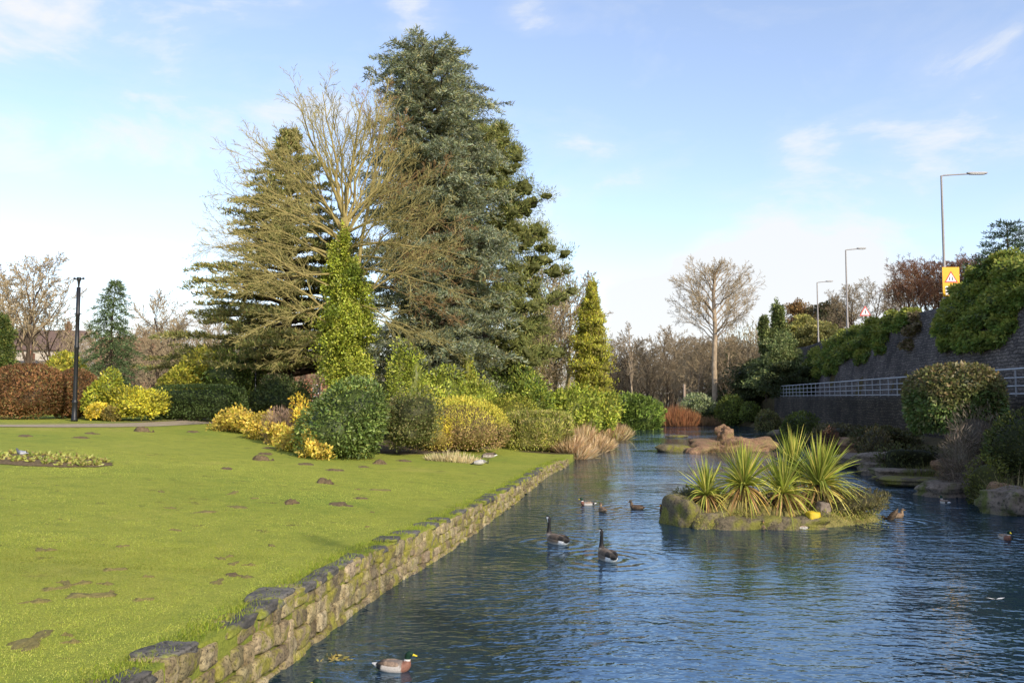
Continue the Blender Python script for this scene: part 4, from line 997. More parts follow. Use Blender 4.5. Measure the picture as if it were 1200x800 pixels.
for s in (-1, 1):
    mb = MB(); tube(mb, [(s * .05, 0, Hl * .988), (s * .2, 0, Hl * .99)], .025, 6, BLACK); ball(mb, (s * .23, 0, Hl * .992), .06, BLACK); mb.build('arm', PAINTED, o, True)
    mb = MB(); tube(mb, [(s * .09, 0, Hl * .745), (s * .2, 0, Hl * .745)], .02, 6, BLACK, True); mb.build('ladder_bar', PAINTED, o, True)
p0 = gpt(299, 55); Hl = at(299, 404, 55)[2] - p0[2]
o = thing('lamp_post', 'thin black lamp post in front of the dark bushes left of the trees', 'lamp post', p0)
mb = MB(); lathe(mb, [(.001, 0), (.13, 0), (.13, .5), (.09, .55), (.07, .9), (.055, 1.0), (.05, Hl * .85), (.001, Hl * .86)]); mb.build('pole', PAINTED, o, True)
mb = MB(); lathe(mb, [(.05, Hl * .85), (.13, Hl * .9), (.15, Hl * .96), (.06, Hl), (.001, Hl * 1.01)]); mb.build('lantern', PAINTED, o, True)

GAL = (.30, .27, .25)
def street_lamp(label, px, ptop, Y, arm):
    x = at(px, ptop, Y)[0]; z0 = float(ground(x, Y)); z0 = max(z0, 9.2 if Y < 130 else z0); zt = at(px, ptop, Y)[2]; h = zt - z0
    o = thing('street_lamp', label, 'street lamp', (x, Y, z0), 0, 'street lamps on the road above the wall')
    mb = MB(); tube(mb, [(0, 0, -.1), (0, 0, 1.2), (0, 0, 1.25), (0, 0, h * .6), (0, 0, h)], [.11, .11, .085, .075, .06], 10, GAL); mb.build('pole', PAINTED, o, True)
    mb = MB(); tube(mb, [(-.05, 0, h - .05), (.15, 0, h + .02), (arm * .62, 0, h + .12)], .045, 8, GAL); mb.build('arm', PAINTED, o, True)
    mb = MB(); rock_into(mb, (arm * .8, 0, h + .17), (arm * .23, .13, .07), 3, 5, .0, 0, (.34, .33, .33)); hd = mb.build('lamp_head', PAINTED, o, True)
    mb = MB(); rock_into(mb, (arm * .8, 0, h + .09), (arm * .18, .10, .03), 3, 4, .0, 0, (.6, .6, .58)); mb.build('lens', PAINTED, hd, True)
    return o
sl = street_lamp('nearest and tallest street lamp, bearing the yellow warning sign', 1103, 206, 54.5, 2.9)
street_lamp('middle street lamp of the three above the wall', 991, 293, 81.5, 1.9)
street_lamp('farthest street lamp of the three above the wall', 957.5, 331, 104.5, 1.9)
# yellow sign with red triangle
YS = 54.35
def tri(mb, c, s, y, colr, dx=0):
    h = s * .866; mb.add([(c[0] - s / 2, y, c[1] - h / 3), (c[0] + s / 2, y, c[1] - h / 3), (c[0], y, c[1] + h * 2 / 3)], [[0, 1, 2]], colr)
a, b = at(1105, 341, YS), at(1124, 313, YS)
w, h = b[0] - a[0], b[2] - a[2]
o = thing('road_sign', 'yellow rectangular warning sign with red-bordered triangle on the nearest street lamp', 'sign', (a[0], YS, a[2]))
mb = MB(); box(mb, (0, 0, -.35), (w, .03, h), (.85, .42, .01)); mb.build('panel', PAINTED, o)
mb = MB(); tri(mb, (w * .5, h * .52), w * .8, -.006, (.75, .06, .04)); t_ = mb.build('warning_triangle', PAINTED, o)
mb = MB(); tri(mb, (w * .5, h * .52), w * .58, -.012, (.85, .83, .8)); mb.build('triangle_field', PAINTED, t_)
mb = MB()
for sx in (-.09, .07):
    box(mb, (w * (.5 + sx) - .035, -.02, h * .45), (w * (.5 + sx) + .035, -.016, h * .55), (.05, .05, .05)); box(mb, (w * (.5 + sx) - .02, -.02, h * .553), (w * (.5 + sx) + .02, -.016, h * .6), (.05, .05, .05))
mb.build('pictogram', PAINTED, t_)
mb = MB(); box(mb, (w * .15, -.01, -.25), (w * .85, -.004, h * .2), (.85, .82, .8)); mb.build('text_plate', PAINTED, o)
for zz in (-.15, h * .8):
    mb = MB(); box(mb, (-.22, .035, zz), (w * .3, .07, zz + .06), (.2, .2, .2)); mb.build('clamp', PAINTED, o)
# triangular sign further along
Y2 = 84; c = at(1014, 366, Y2)
o = thing('road_sign', 'white triangular warning sign with red border standing above the wall', 'sign', (c[0], Y2, 9.2))
mb = MB(); tube(mb, [(0, .05, -.1), (0, .05, 1.4), (0, .05, c[2] - 9.2 + .4)], .04, 8, (.3, .3, .3), True); mb.build('pole', PAINTED, o, True)
mb = MB(); tri(mb, (0, c[2] - 9.2), 1.15, -.005, (.7, .08, .07)); t_ = mb.build('warning_triangle', PAINTED, o)
mb = MB(); tri(mb, (0, c[2] - 9.2), .82, -.012, (.85, .83, .82)); mb.build('triangle_field', PAINTED, t_)
mb = MB(); box(mb, (-.05, -.02, c[2] - 9.35), (.05, -.016, c[2] - 9.0), (.06, .05, .05)); mb.build('pictogram', PAINTED, t_)
# wooden post past the pond
p0 = gpt(802, 108); o = thing('wooden_post', 'short pale wooden post with stay wires beyond the far bank', 'post', p0)
mb = MB(); tube(mb, [(0, 0, -.2), (0, 0, 1.5), (0, 0, at(802, 450, 108)[2] - p0[2])], [.17, .17, .16], 8, (.4, .3, .22), True); mb.build('stake', PAINTED, o, True)
for s in (-1, 1):
    mb = MB(); tube(mb, [(0, 0, 2.6), (s * .7, 0, 1.2), (s * 1.3, 0, -.1)], .03, 5, (.15, .15, .15)); mb.build('stay_wire', PAINTED, o)

# ------------------------------------------------------------------ island
r = np.random.default_rng(500)
nx, ny = 64, 40
gx, gy = np.meshgrid(np.linspace(3.5, 10.6, nx), np.linspace(21.0, 26.2, ny))
fI, fJ = sines(501, 14, .8, 3), sines(502, 20, 3, 9)
def isle(x, y):
    P = np.stack([x, y, 0 * x], -1)
    cx = (x - 7.1) / 2.85; cy = (y - 23.5 - .12 * (x - 7)) / 1.7
    rr_ = np.sqrt(np.abs(cx) ** 2.4 + np.abs(cy) ** 2.4) * (1 + .10 * fI(P))
    top = .42 - .03 * (x - 7)
    return np.where(rr_ < 1.25, (top + .1 * fI(P * 1.3)) * (1 - smooth(.72, 1.03, rr_)) - .35 * smooth(.9, 1.2, rr_) + .035 * fJ(P), -.5)
gz = isle(gx, gy)
V = np.stack([gx, gy, gz], -1).reshape(-1, 3)
i, j = np.meshgrid(np.arange(ny - 1), np.arange(nx - 1), indexing='ij'); q = (i * nx + j).ravel()
mb = MB(); mb.add(V, np.stack([q, q + 1, q + nx + 1, q + nx], 1), (1, 1, 1)); tag(mb.build('island', MUDISLE, smooth_=True), kind='structure')
# turf on the island
n = 9000; x = r.uniform(3.8, 10.2, n); y = r.uniform(21.6, 25.4, n); z = isle(x, y); k = z > .06
P = np.stack([x, y, z - .01], 1)[k]; n = len(P)
ne = 2600; xe = r.uniform(4.6, 9.4, ne); ye = 22.0 - .12 * np.sin(xe * 3) - np.abs(r.normal(0, .22, ne)) + .1 * (xe > 8.2); ze = .30 - .55 * (22.0 - ye) + r.normal(0, .04, ne)
P = np.concatenate([P, np.stack([xe, ye, np.maximum(ze, .02)], 1)]); n = len(P)
mb = MB(); leaves(mb, P, r.normal(0, .5, (n, 3)) + np.array([0, -.25, .7]), r.normal(0, 1, (n, 3)), r.uniform(.04, .11, n), .013, palette(r, [(.34, .32, .07), (.27, .27, .05), (.19, .2, .04), (.4, .32, .13)], n))
tag(mb.build('island_grass', BLADE), 'short yellowed turf growing over the planted island', 'grass', kind='stuff')

def rock(label, c, half, seed, mat, rz=0.0, p=3.2, rough=.16, grid=CG14, group=None, name='rock', strata=0.0):
    mb = MB(); rock_into(mb, (0, 0, 0), half, seed, p, rough, rz, (1, 1, 1), grid, strata)
    o = mb.build(name, mat, None, True); o.location = [float(q) for q in c]; return tag(o, label, 'rock', group)
rock('upright mossy rock at the left end of the planted island', (4.5, 22.4, .2), (.33, .42, .46), 511, ROCKMOSS, .3, 4.5, .22)
rock('small brown rock leaning beside the upright mossy rock on the island', (5.0, 22.1, .1), (.4, .33, .28), 512, ROCKMOSS, .4, 3.5, .26)
rock('long low mossy rock along the front edge of the island', (5.95, 21.95, .05), (.85, .4, .27), 513, ROCKMOSS, .05, 3.2, .27)
rock('second low mossy rock on the front edge, under the middle spiky plant', (7.3, 21.9, .04), (.8, .4, .26), 514, ROCKMOSS, -.05, 3.2, .27)
rock('square brown stone at the foot of the spiky plants', (6.2, 22.35, .42), (.17, .15, .14), 515, ROCKMOSS, .3)
rock('grey upright stone right of the yellow stone on the island', (8.05, 22.3, .32), (.2, .18, .26), 516, ROCKGREY, .2)
mb = MB(); rock_into(mb, (0, 0, 0), (.19, .15, .13), 517, 3.6, .14, .15, (.55, .38, .02)); o = mb.build('yellow_stone', vcol_mat('yellow_paint', .6, .3, 14, .12), None, True); o.location = (7.58, 21.72, .3); tag(o, 'bright yellow painted stone on the front of the island', 'stone')

# second rocky islet behind
rock('broad pink sandstone boulder, lowest of the heap behind the island', (13.0, 52.6, .15), (1.7, 1.1, .5), 521, ROCKPINK, .1, 3.4, .3)
rock('knobbly pink boulder, topmost of the heap behind the island', (13.0, 52.3, .95), (.5, .45, .62), 522, ROCKPINK, .3, 3.0, .3)
rock('low pink stone sloping into the water left of the boulder heap', (11.3, 51.4, .08), (.8, .6, .3), 523, ROCKPINK, .2, 3.0, .3)
rock('flat pink stone at the right end of the boulder heap', (15.0, 53, .22), (.9, .7, .45), 524, ROCKPINK, -.2, 3.4, .3)
rock('rough middle pink stone below the topmost boulder of the heap', (13.7, 51.8, .45), (.6, .5, .4), 527, ROCKPINK, .8, 3.4, .3)
rock('mossy green rock low in the water left of the pink boulders', (9.8, 52.2, .1), (.95, .5, .3), 525, ROCKMOSS, -.15, 2.6, .2)
rock('thin mossy rock just breaking the water in the middle of the pond', (13.6, 70.5, .05), (.9, .5, .14), 526, ROCKMOSS, .1, 2.4, .2)

# spiky cordylines
CORD = [(.27, .31, .05), (.37, .39, .07), (.18, .22, .035), (.47, .43, .1)]
def spiky(label, px, pbase, Y, size, n, seed, lean=(0, 0), stem=.3):
    x = at(px, pbase, Y)[0]; z0 = float(isle(np.array(x), np.array(Y))); r = np.random.default_rng(seed)
    o = thing('cordyline', label, 'plant', (x, Y, z0), 0, 'spiky plants on the island')
    top = np.array([lean[0] * stem, lean[1] * stem, stem])
    mb = MB(); tube(mb, [(0, 0, -.15), top * .5, top], [.11, .09, .08], 8); mb.build('stem', BARK_DARK, o, True)
    mb = MB(); S = 7
    def blades(n, elo, ehi, L0, L1, pal, arch, w0):
        az = r.uniform(0, 6.283, n); el = np.radians(r.uniform(elo, ehi, n)); L = r.uniform(L0, L1, n) * size; C = palette(r, pal, n, .2)
        for q in range(n):
            d = np.array([math.cos(az[q]) * math.cos(el[q]), math.sin(az[q]) * math.cos(el[q]), math.sin(el[q])]) + np.array([lean[0], lean[1], 0]) * .35
            d = d / np.linalg.norm(d)
            s = np.linspace(0, 1, S); drop = arch * L[q] * s ** 2.2 * (1.08 - abs(d[2])) * r.uniform(.3, 1.7)
            pts = top + d * (L[q] * s)[:, None]; pts[:, 2] -= drop
            sd = np.cross(d, [0, 0, 1.0]); nn = np.linalg.norm(sd); sd = sd / nn if nn > .05 else np.array([1., 0, 0])
            th = r.uniform(-.9, .9); nd = np.cross(sd, d); sd = sd * math.cos(th) + nd * math.sin(th)
            wd = w0 * np.array([.55, .9, 1, .9, .7, .42, .04])
            VV = np.empty((2 * S, 3)); VV[0::2] = pts - sd * wd[:, None] / 2; VV[1::2] = pts + sd * wd[:, None] / 2
            qi = np.arange(S - 1) * 2; m_.add(VV, np.stack([qi, qi + 1, qi + 3, qi + 2], 1), C[q])
    m_ = mb; blades(n, 8, 88, .75, 1.15, CORD, .8, .04); mb.build('leaves', BLADE, o)
    m_ = MB(); blades(int(n * .35), -50, 12, .45, .85, [(.5, .38, .1), (.42, .27, .12), (.55, .45, .15), (.3, .18, .08)], .5, .045); m_.build('dead_leaves', BLADE, o)
spiky('small spiky cordyline, leftmost of the island plants', 828, 586, 22.6, 1.02, 154, 601, stem=.32)
spiky('dense round-headed spiky cordyline, second from the left', 872, 588, 22.7, 1.3, 237, 602, stem=.4)
spiky('spiky cordyline third from the left, with dead brown leaves at its foot', 918, 592, 22.5, 1.2, 182, 603, stem=.4)
spiky('tallest spiky cordyline leaning right at the right end', 947, 585, 23.2, 1.5, 237, 604, lean=(.4, 0), stem=.75)
spiky('back spiky cordyline half hidden behind the tallest one', 930, 580, 24.0, 1.3, 154, 605, stem=.95)

def isle_shrub(label, x, y, w, h, pal, seed, n=900, ls=.1, **kw):
    mb = MB(); z = float(isle(np.array(x), np.array(y))); blob(mb, (0, 0, h * .4), (w, w * .8, h * .6), n, ls, pal, seed, lump=.25, **kw)
    o = mb.build('low_shrub', LEAF); o.location = (x, y, z); tag(o, label, 'shrub')
isle_shrub('brown dead undergrowth between the spiky plants', 7.2, 23.1, .55, .5, [(.2, .12, .06), (.28, .18, .09), (.14, .08, .05)], 611, aspect=.2)
isle_shrub('olive undergrowth at the left of the spiky plants', 5.1, 23.2, .6, .35, [(.13, .13, .04), (.2, .17, .06)], 612, aspect=.3)
isle_shrub('heathery brown-green mat over the right end of the island', 9.0, 23.3, 1.15, .5, [(.12, .11, .035), (.16, .13, .05), (.09, .08, .03)], 613, 4200, .09, aspect=.25)

# ------------------------------------------------------------------ rocky right bank
rng = np.random.default_rng(540)
labels = ['flat brown rock slab at the water under the round bush', 'layered rock ledge left of the round bush', 'grassy-topped rock slab at the waterline right of the island', 'dark overhanging rock behind the ledge',
          'pale grey rock peeping out below the round bush', 'brown sloping rock on the bank below the short railing', 'reddish rock at the water near the right edge', 'dark rock at the right edge of the picture by the water',
          'low dark rock at the waterline beyond the ledge', 'small pale rock at the water behind the island', 'dark rock at the bank below the low dark bush', 'broken rock at the foot of the dark stone wall', 'sloping slab below the flat brown rock']
spec = [((1070, 545, 34), (1.5, .9, .28), ROCKGREY), ((1040, 540, 37), (1.3, .9, .35), ROCKGREY), ((1085, 558, 32), (1.7, .8, .2), ROCKMOSS), ((1055, 520, 37.5), (1.5, .9, .4), ROCKGREY), ((1104, 515, 33), (.42, .5, .38), ROCKPINK),
        ((1135, 520, 30), (.9, .8, .4), ROCKGREY), ((1172, 566, 25.5), (.35, .4, .5), ROCKPINK), ((1192, 570, 24.5), (.8, .6, .45), ROCKGREY), ((1010, 540, 41), (1.2, .8, .35), ROCKGREY), ((978, 530, 49), (.6, .5, .3), ROCKPINK),
        ((935, 513, 66), (1.6, 1, .5), ROCKGREY), ((1008, 513, 46), (1.2, .8, .45), ROCKPINK), ((1120, 570, 29), (1.3, .8, .3), ROCKGREY)]
for k, ((px, py, Y), half, mt) in enumerate(spec):
    c = at(px, py, Y); g = max(float(ground(c[0], Y)), 0); c[2] = min(c[2], g + half[2] * .6)
    rock(labels[k], c, half, 541 + k, mt, rng.uniform(-.3, .3), 5.0, .14, strata=.04)
reeds('grass_tussock', 'dry brown grass growing on the pink boulder heap behind the island', 815, 880, 512, 51.6, 1.4, 900, [(.34, .24, .12), (.26, .18, .09), (.3, .25, .1)], 560, .03, .8, 'grass')
reeds('grass_tussock', 'straw grass tussock hanging over the water at the right edge', 1168, 1205, 545, 25, 1, 700, [(.2, .17, .08), (.3, .25, .12), (.12, .12, .05)], 561, .02, .8, 'grass')
reeds('grass_tussock', 'dull green grass on the rock ledge at the right waterline', 1050, 1108, 541, 33, 1.2, 1500, [(.12, .13, .04), (.17, .16, .06)], 562, .02, .7, 'grass')

# ------------------------------------------------------------------ birds
def catmull(P, n):
    P = np.array(P, float); m = len(P); t = np.linspace(0, m - 1, n); out = []
    for q in t:
        i = min(int(q), m - 2); f = q - i; p0, p1, p2, p3 = P[max(i - 1, 0)], P[i], P[i + 1], P[min(i + 2, m - 1)]
        out.append(.5 * (2 * p1 + (p2 - p0) * f + (2 * p0 - 5 * p1 + 4 * p2 - p3) * f * f + (3 * p1 - p0 - 3 * p2 + p3) * f ** 3))
    return np.array(out)
def loft(mb, spine, colf, n=44, k=18):
    """spine rows: (y, z, half width, half height)"""
    S = catmull(spine, n); S[:, 2:] = np.maximum(S[:, 2:], .002)
    t = np.gradient(S[:, :2], axis=0); t = unit(t); nr = np.stack([-t[:, 1], t[:, 0]], 1)
    th = np.arange(k) * 2 * math.pi / k; V, C = [], []
    for i in range(n):
        for a in th:
            x = S[i, 2] * math.cos(a); h = S[i, 3] * math.sin(a)
            V.append((x, S[i, 0] + nr[i, 0] * h, S[i, 1] + nr[i, 1] * h)); C.append(colf(i / (n - 1), math.sin(a), V[-1]))
    i, j = np.meshgrid(np.arange(n - 1), np.arange(k), indexing='ij'); j2 = (j + 1) % k
    Fq = np.stack([i * k + j, i * k + j2, (i + 1) * k + j2, (i + 1) * k + j], -1).reshape(-1, 4)
    mb.add(V, Fq, np.array(C))
    for e in (0, n - 1):
        mb.add(np.vstack([np.array(V[e * k:(e + 1) * k]), np.mean(V[e * k:(e + 1) * k], 0)]), [[q, (q + 1) % k, k] for q in range(k)], np.array(C[e * k]))
def wing(mb, y0, y1, zc, xo, w, h, colr, s, tipc):
    V, Fq = CG9; U = unit(V); L = (y1 - y0) / 2
    P = U * np.array([w, L, h]); tt = (P[:, 1] / L + 1) / 2
    P[:, 2] += .05 * (1 - tt) * L; P[:, 0] *= (.45 + .55 * np.sqrt(tt)); P[:, 0] += (1 - tt) * -.02
    C = np.where((tt < .28)[:, None], np.array(tipc), np.array(colr)) * (1 + .25 * np.sin(tt * 40))[:, None]
    mb.add(P * np.array([s, 1, 1]) + np.array([s * xo, (y0 + y1) / 2, zc]), Fq, C)

def make_goose(label, loc, rz, group):
    o = thing('goose', label, 'goose', loc, rz, group)
    def cf(t, up, p):
        y, z = p[1], p[2]
        if z > .24 and y > .2:
            if .44 < z < .53 + .1 and .285 < y < .345 and abs(p[0]) > .018 and up < .75 and z < .56: return (.75, .73, .7)
            return (.012, .012, .013)
        if y < -.40: return (.03, .025, .02)
        if y < -.26: return (.75, .73, .7) if z < .13 else (.05, .04, .03)
        if y > .14: return (.3, .25, .2) if z < .2 else (.05, .04, .035)
        return (.16, .12, .085) if z > .04 else (.4, .35, .29)
    mb = MB(); loft(mb, [(-.52, .13, .012, .008), (-.43, .12, .06, .035), (-.3, .09, .125, .095), (-.1, .07, .165, .135), (.1, .08, .155, .135), (.22, .11, .115, .11), (.285, .17, .075, .08), (.30, .27, .046, .048), (.295, .37, .036, .038), (.29, .46, .036, .038), (.305, .525, .042, .045), (.35, .545, .04, .038), (.385, .535, .026, .026)], cf, 60)
    mb.build('body', FEATHER, o, True)
    mb = MB(); loft(mb, [(.375, .535, .022, .022), (.41, .53, .018, .014), (.44, .525, .014, .008), (.452, .522, .006, .004)], lambda *a: (.012, .012, .012), 12, 10); mb.build('bill', FEATHER, o, True)
    for s in (-1, 1):
        mb = MB(); wing(mb, -.42, .16, .125, .09, .085, .085, (.12, .085, .06), s, (.03, .025, .02)); mb.build('wing', FEATHER, o, True)
    return o
def make_duck(kind, label, loc, rz, group, size=1.0):
    o = thing('duck', label, 'duck', loc, rz, group); o.scale = (size,) * 3
    drake = kind == 'drake'; dark = kind == 'dark'
    def cf(t, up, p):
        y, z = p[1], p[2]
        if drake:
            if z > .155 and y > .11: return (.008, .03, .014)
            if z > .14 and y > .11: return (.6, .58, .55)
            if y > .10: return (.20, .09, .06)
            if y < -.225: return (.6, .58, .55)
            if y < -.15: return (.012, .014, .016) if z > .03 else (.5, .48, .45)
            return (.42, .38, .34) if z < .085 else (.2, .16, .13)
        b = .55 if dark else 1
        if z > .15 and y > .1: return (.24 * b, .16 * b, .09 * b) if z < .2 else (.1 * b, .07 * b, .045 * b)
        return (.26 * b, .17 * b, .10 * b) if (math.sin(y * 90) + math.sin(p[0] * 80 + y * 30)) > 0 else (.12 * b, .08 * b, .05 * b)
    mb = MB(); loft(mb, [(-.29, .085, .012, .006), (-.24, .075, .05, .022), (-.17, .06, .085, .055), (-.05, .05, .105, .078), (.07, .055, .10, .08), (.13, .085, .07, .07), (.15, .13, .042, .045), (.155, .17, .036, .038), (.17, .205, .04, .04), (.2, .215, .034, .034), (.222, .207, .02, .02)], cf, 50)
    mb.build('body', FEATHER, o, True)
    bc = (.62, .48, .03) if drake else (.35, .2, .06)
    mb = MB(); loft(mb, [(.215, .206, .017, .018), (.24, .2, .017, .011), (.262, .194, .02, .007), (.275, .191, .01, .004)], lambda *a: bc, 12, 10); mb.build('bill', FEATHER, o, True)
    for s in (-1, 1):
        mb = MB(); b = .5 if dark else 1
        wing(mb, -.21, .1, .075, .062, .05, .052, ((.24, .17, .12) if drake else (.2 * b, .13 * b, .08 * b)), s, (.1 * b, .07 * b, .05 * b)); mb.build('wing', FEATHER, o, True)
        mb = MB(); ball(mb, (s * .033, .2, .222), .006, (.004, .004, .004)); mb.build('eye', PAINTED, o)
    return o
g1 = make_goose('black-necked goose swimming nearest the stone wall', wpt(652, 636), .55, 'geese swimming')
g2 = dup(g1, wpt(711, 655), .25, 'black-necked goose swimming on the right, closer to the viewer', 'geese swimming')
DG = 'ducks on the water'
d1 = make_duck('drake', 'yellow-billed drake mallard swimming in the near foreground', wpt(463, 785), -math.pi / 2 - .15, DG, 1.0)
hen = make_duck('hen', 'brown duck swimming just right of the far drake', wpt(706, 599), .2, DG)
dk = make_duck('dark', 'dark brown duck swimming alone left of the island', wpt(746, 596), 1.2, DG)
dup(d1, wpt(688, 592), math.pi / 2, 'small drake at the head of the trio left of the island', DG)
dup(dk, wpt(778, 599), 2.5, 'dark duck tucked against the left rock of the island', DG)
dup(hen, wpt(893, 619), 3.0, 'brown duck at the front edge of the island', DG)
dup(d1, wpt(938, 620), math.pi / 2, 'pale drake swimming below the yellow stone', DG)
ud = dup(dk, wpt(1047, 609), .9, 'brown duck upending at the right of the island', DG, None); ud.rotation_euler = (-.85, 0, .9); ud.location.z = .05
dup(hen, wpt(1052, 606), -1.2, 'brown duck beside the upending one right of the island', DG)
dup(d1, wpt(1107, 590), .1, 'drake seen from behind before the rocky right bank', DG)
dup(dk, wpt(1160, 591), 1.3, 'dark duck close to the rocky right bank', DG)
dup(d1, wpt(1178, 632), 3.1, 'dark-headed drake near the right edge of the picture', DG)
dup(d1, wpt(391, 821), math.pi / 2, 'drake whose head just shows at the bottom edge', DG)
# geese and pigeon on the grass
p0 = on_ground(572, 543)
gg = thing('goose', 'grazing goose with lowered head on the grass by the shrub bed', 'goose', p0, 1.9, 'geese on the grass'); gg.scale = (.82,) * 3
def cg(t, up, p):
    if p[1] > .3: return (.015, .015, .015)
    if p[1] < -.3: return (.7, .68, .65)
    return (.2, .16, .12) if p[2] > .4 else (.45, .4, .35)
mb = MB(); loft(mb, [(-.5, .42, .012, .008), (-.42, .42, .06, .035), (-.3, .41, .12, .09), (-.1, .4, .16, .14), (.1, .4, .15, .135), (.22, .39, .11, .11), (.3, .35, .07, .075), (.37, .27, .045, .046), (.42, .18, .036, .036), (.46, .1, .038, .038), (.5, .06, .03, .03), (.55, .03, .008, .008)], cg, 50); mb.build('body', FEATHER, gg, True)
for s in (-1, 1):
    mb = MB(); wing(mb, -.42, .16, .46, .085, .085, .085, (.12, .085, .06), s, (.03, .025, .02)); mb.build('wing', FEATHER, gg, True)
    mb = MB(); tube(mb, [(s * .06, .0, .3), (s * .06, .0, .12), (s * .06, .01, .015), (s * .06, .1, .01)], [.025, .014, .013, .02], 6, (.03, .03, .03)); mb.build('leg', FEATHER, gg, True)
p1 = on_ground(561, 545)
def cg2(t, up, p): return (.03, .03, .03) if p[1] > .26 else ((.5, .47, .44) if p[2] < .2 else (.36, .33, .31))
gs = thing('goose', 'pale goose lying on the grass in front of the grazing one', 'goose', p1, 1.6, 'geese on the grass'); gs.scale = (.75,) * 3
mb = MB(); loft(mb, [(-.45, .2, .012, .008), (-.36, .19, .06, .035), (-.22, .16, .13, .1), (-.02, .15, .16, .14), (.15, .14, .12, .12), (.25, .13, .07, .07), (.33, .1, .04, .042), (.4, .07, .034, .034), (.46, .045, .01, .01)], cg2, 44); mb.build('body', FEATHER, gs, True)
for s in (-1, 1):
    mb = MB(); wing(mb, -.38, .12, .2, .08, .085, .09, (.42, .4, .38), s, (.2, .19, .18)); mb.build('wing', FEATHER, gs, True)
# flotsam
mb = MB(); r = np.random.default_rng(640)
P = r.normal(0, 1, (60, 3)) * np.array([.09, .06, .012]); leaves(mb, P, r.normal(0, 1, (60, 3)) * np.array([1, 1, .35]), r.normal(0, 1, (60, 3)), r.uniform(.05, .13, 60), .03, palette(r, [(.3, .24, .07), (.2, .17, .06), (.38, .3, .12)], 60))
o = mb.build('floating_leaves', BLADE); o.location = wpt(393, 772) + np.array([0, 0, .02]); tag(o, 'small clump of yellowed leaves floating behind the near mallard', 'leaves')
mb = MB(); leaves(mb, np.zeros((2, 3)), np.array([[1, .1, .15], [-1, .1, .15]]), np.array([[0, 0, 1.0], [0, 0, 1.0]]), np.array([.16, .16]), .07, np.array([[.75, .72, .68]] * 2))
o = mb.build('feather', FEATHER); o.location = wpt(1167, 702) + np.array([0, 0, .015]); tag(o, 'white feather floating on the water near the right edge', 'feather')

# ------------------------------------------------------------------ lawn details
def mole_mesh(seed, w, h):
    r = np.random.default_rng(seed); f = sines(seed, 18, 6, 30); n, k = 8, 20; V = [(0, 0, h)]
    for i in range(1, n + 1):
        for j in range(k):
            a = j * 2 * math.pi / k; q = i / n * (1 + .2 * math.sin(3 * a + seed) + .14 * math.sin(5 * a + seed * 3) + .1 * math.sin(8 * a + seed * 2))
            x, y = math.cos(a) * q * w, math.sin(a) * q * w * .8
            V.append((x, y, h * (1 - smooth(0, 1.0, i / n)) - (.02 if i == n else 0) + h * .3 * float(f(np.array([x, y, 0]) * 2 / w * .3)) * (i < n)))
    mb = MB(); F3 = [[0, 1 + j, 1 + (j + 1) % k] for j in range(k)]
    F4 = [[1 + (i - 1) * k + j, 1 + i * k + j, 1 + i * k + (j + 1) % k, 1 + (i - 1) * k + (j + 1) % k] for i in range(1, n) for j in range(k)]
    mb.add(V, F3, (1, 1, 1)); mb.n -= 0
    mb.add(V, F4, (1, 1, 1)); return mb
protos = [mole_mesh(1, .3, .14).build('molehill', SOILM, None, True), mole_mesh(2, .33, .05).build('molehill', SOILM, None, True), mole_mesh(5, .33, .026).build('worn_patch', WORN, None, True)]
ML = [(167, 505.5, 0, 1.5, 'biggest molehill, a pointed dark heap near the path'), (225, 506, 1, 1.3, 'flat molehill left of the golden shrub bed tip'), (106, 508, 1, 1.2, 'flat molehill in front of the black lamp post'), (93, 513, 1, 1.2, 'flat molehill above the flower bed'), (28, 511, 1, 1.2, 'flat molehill at the left edge near the path'),
      (306, 539, 0, 1.2, 'dark molehill nearest the golden shrubs'), (310, 532, 1, 1.3, 'flat molehill touching the golden shrubs'), (313, 525, 1, 1.0, 'smallest flat molehill under the golden shrubs'), (357, 544, 1, 1.1, 'flat molehill left of the round laurel'), (264, 549, 1, .9, 'lone flat molehill on the open lawn left of the bed'),
      (390, 551, 1, 1.1, 'flat molehill before the round laurel'), (444, 543, 0, 1.1, 'dark molehill at the right foot of the round laurel'), (472, 540, 1, 1.2, 'flat molehill under the dark loose bush'), (425, 547, 1, .8, 'small flat molehill between the laurel and the dark heap'), (381, 566, 0, 1.0, 'dark molehill alone in the middle of the lawn'),
      (421, 584, 1, .7, 'small molehill nearest the stone wall'), (397, 591, 1, 1.2, 'wide bare molehill beside the stone wall'), (440, 574, 2, 0.75, 'scraped flat molehill upper right on the lawn'), (340, 590, 0, .7, 'small dark molehill left of the wide bare one'), (275, 594, 2, 0.68, 'flat molehill paired with a fainter scrape mid-lawn'), (238, 600, 2, 0.68, 'faint scrape of soil mid-lawn, left of the pair'),
      (272, 674, 1, .5, 'little brown molehill lower on the lawn'), (95, 699, 2, 0.68, 'brown scrape in the lower left lawn'), (35, 751, 2, 0.75, 'wide muddy scrape at the lower left edge'), (148, 759, 2, 0.38, 'small muddy scrape near the end of the wall'), (560, 533, 2, 0.52, 'small dark scrape by the geese on the grass'), (75, 684, 2, 0.38, 'tiny scrape above the lower left brown one'), (130, 668, 2, 0.38, 'thin scrape in the lower lawn, right of centre-left')]
rq = np.random.default_rng(77)
for k in range(40):
    if k < 29: px, py = rq.uniform(20, 330), rq.uniform(640, 780)
    else: px, py = rq.uniform(180, 480), rq.uniform(570, 640)
    ML.append((px, py, 2, rq.uniform(.14, .42), 'faint brown worn scrape in the short grass of the lower lawn'))
used = set()
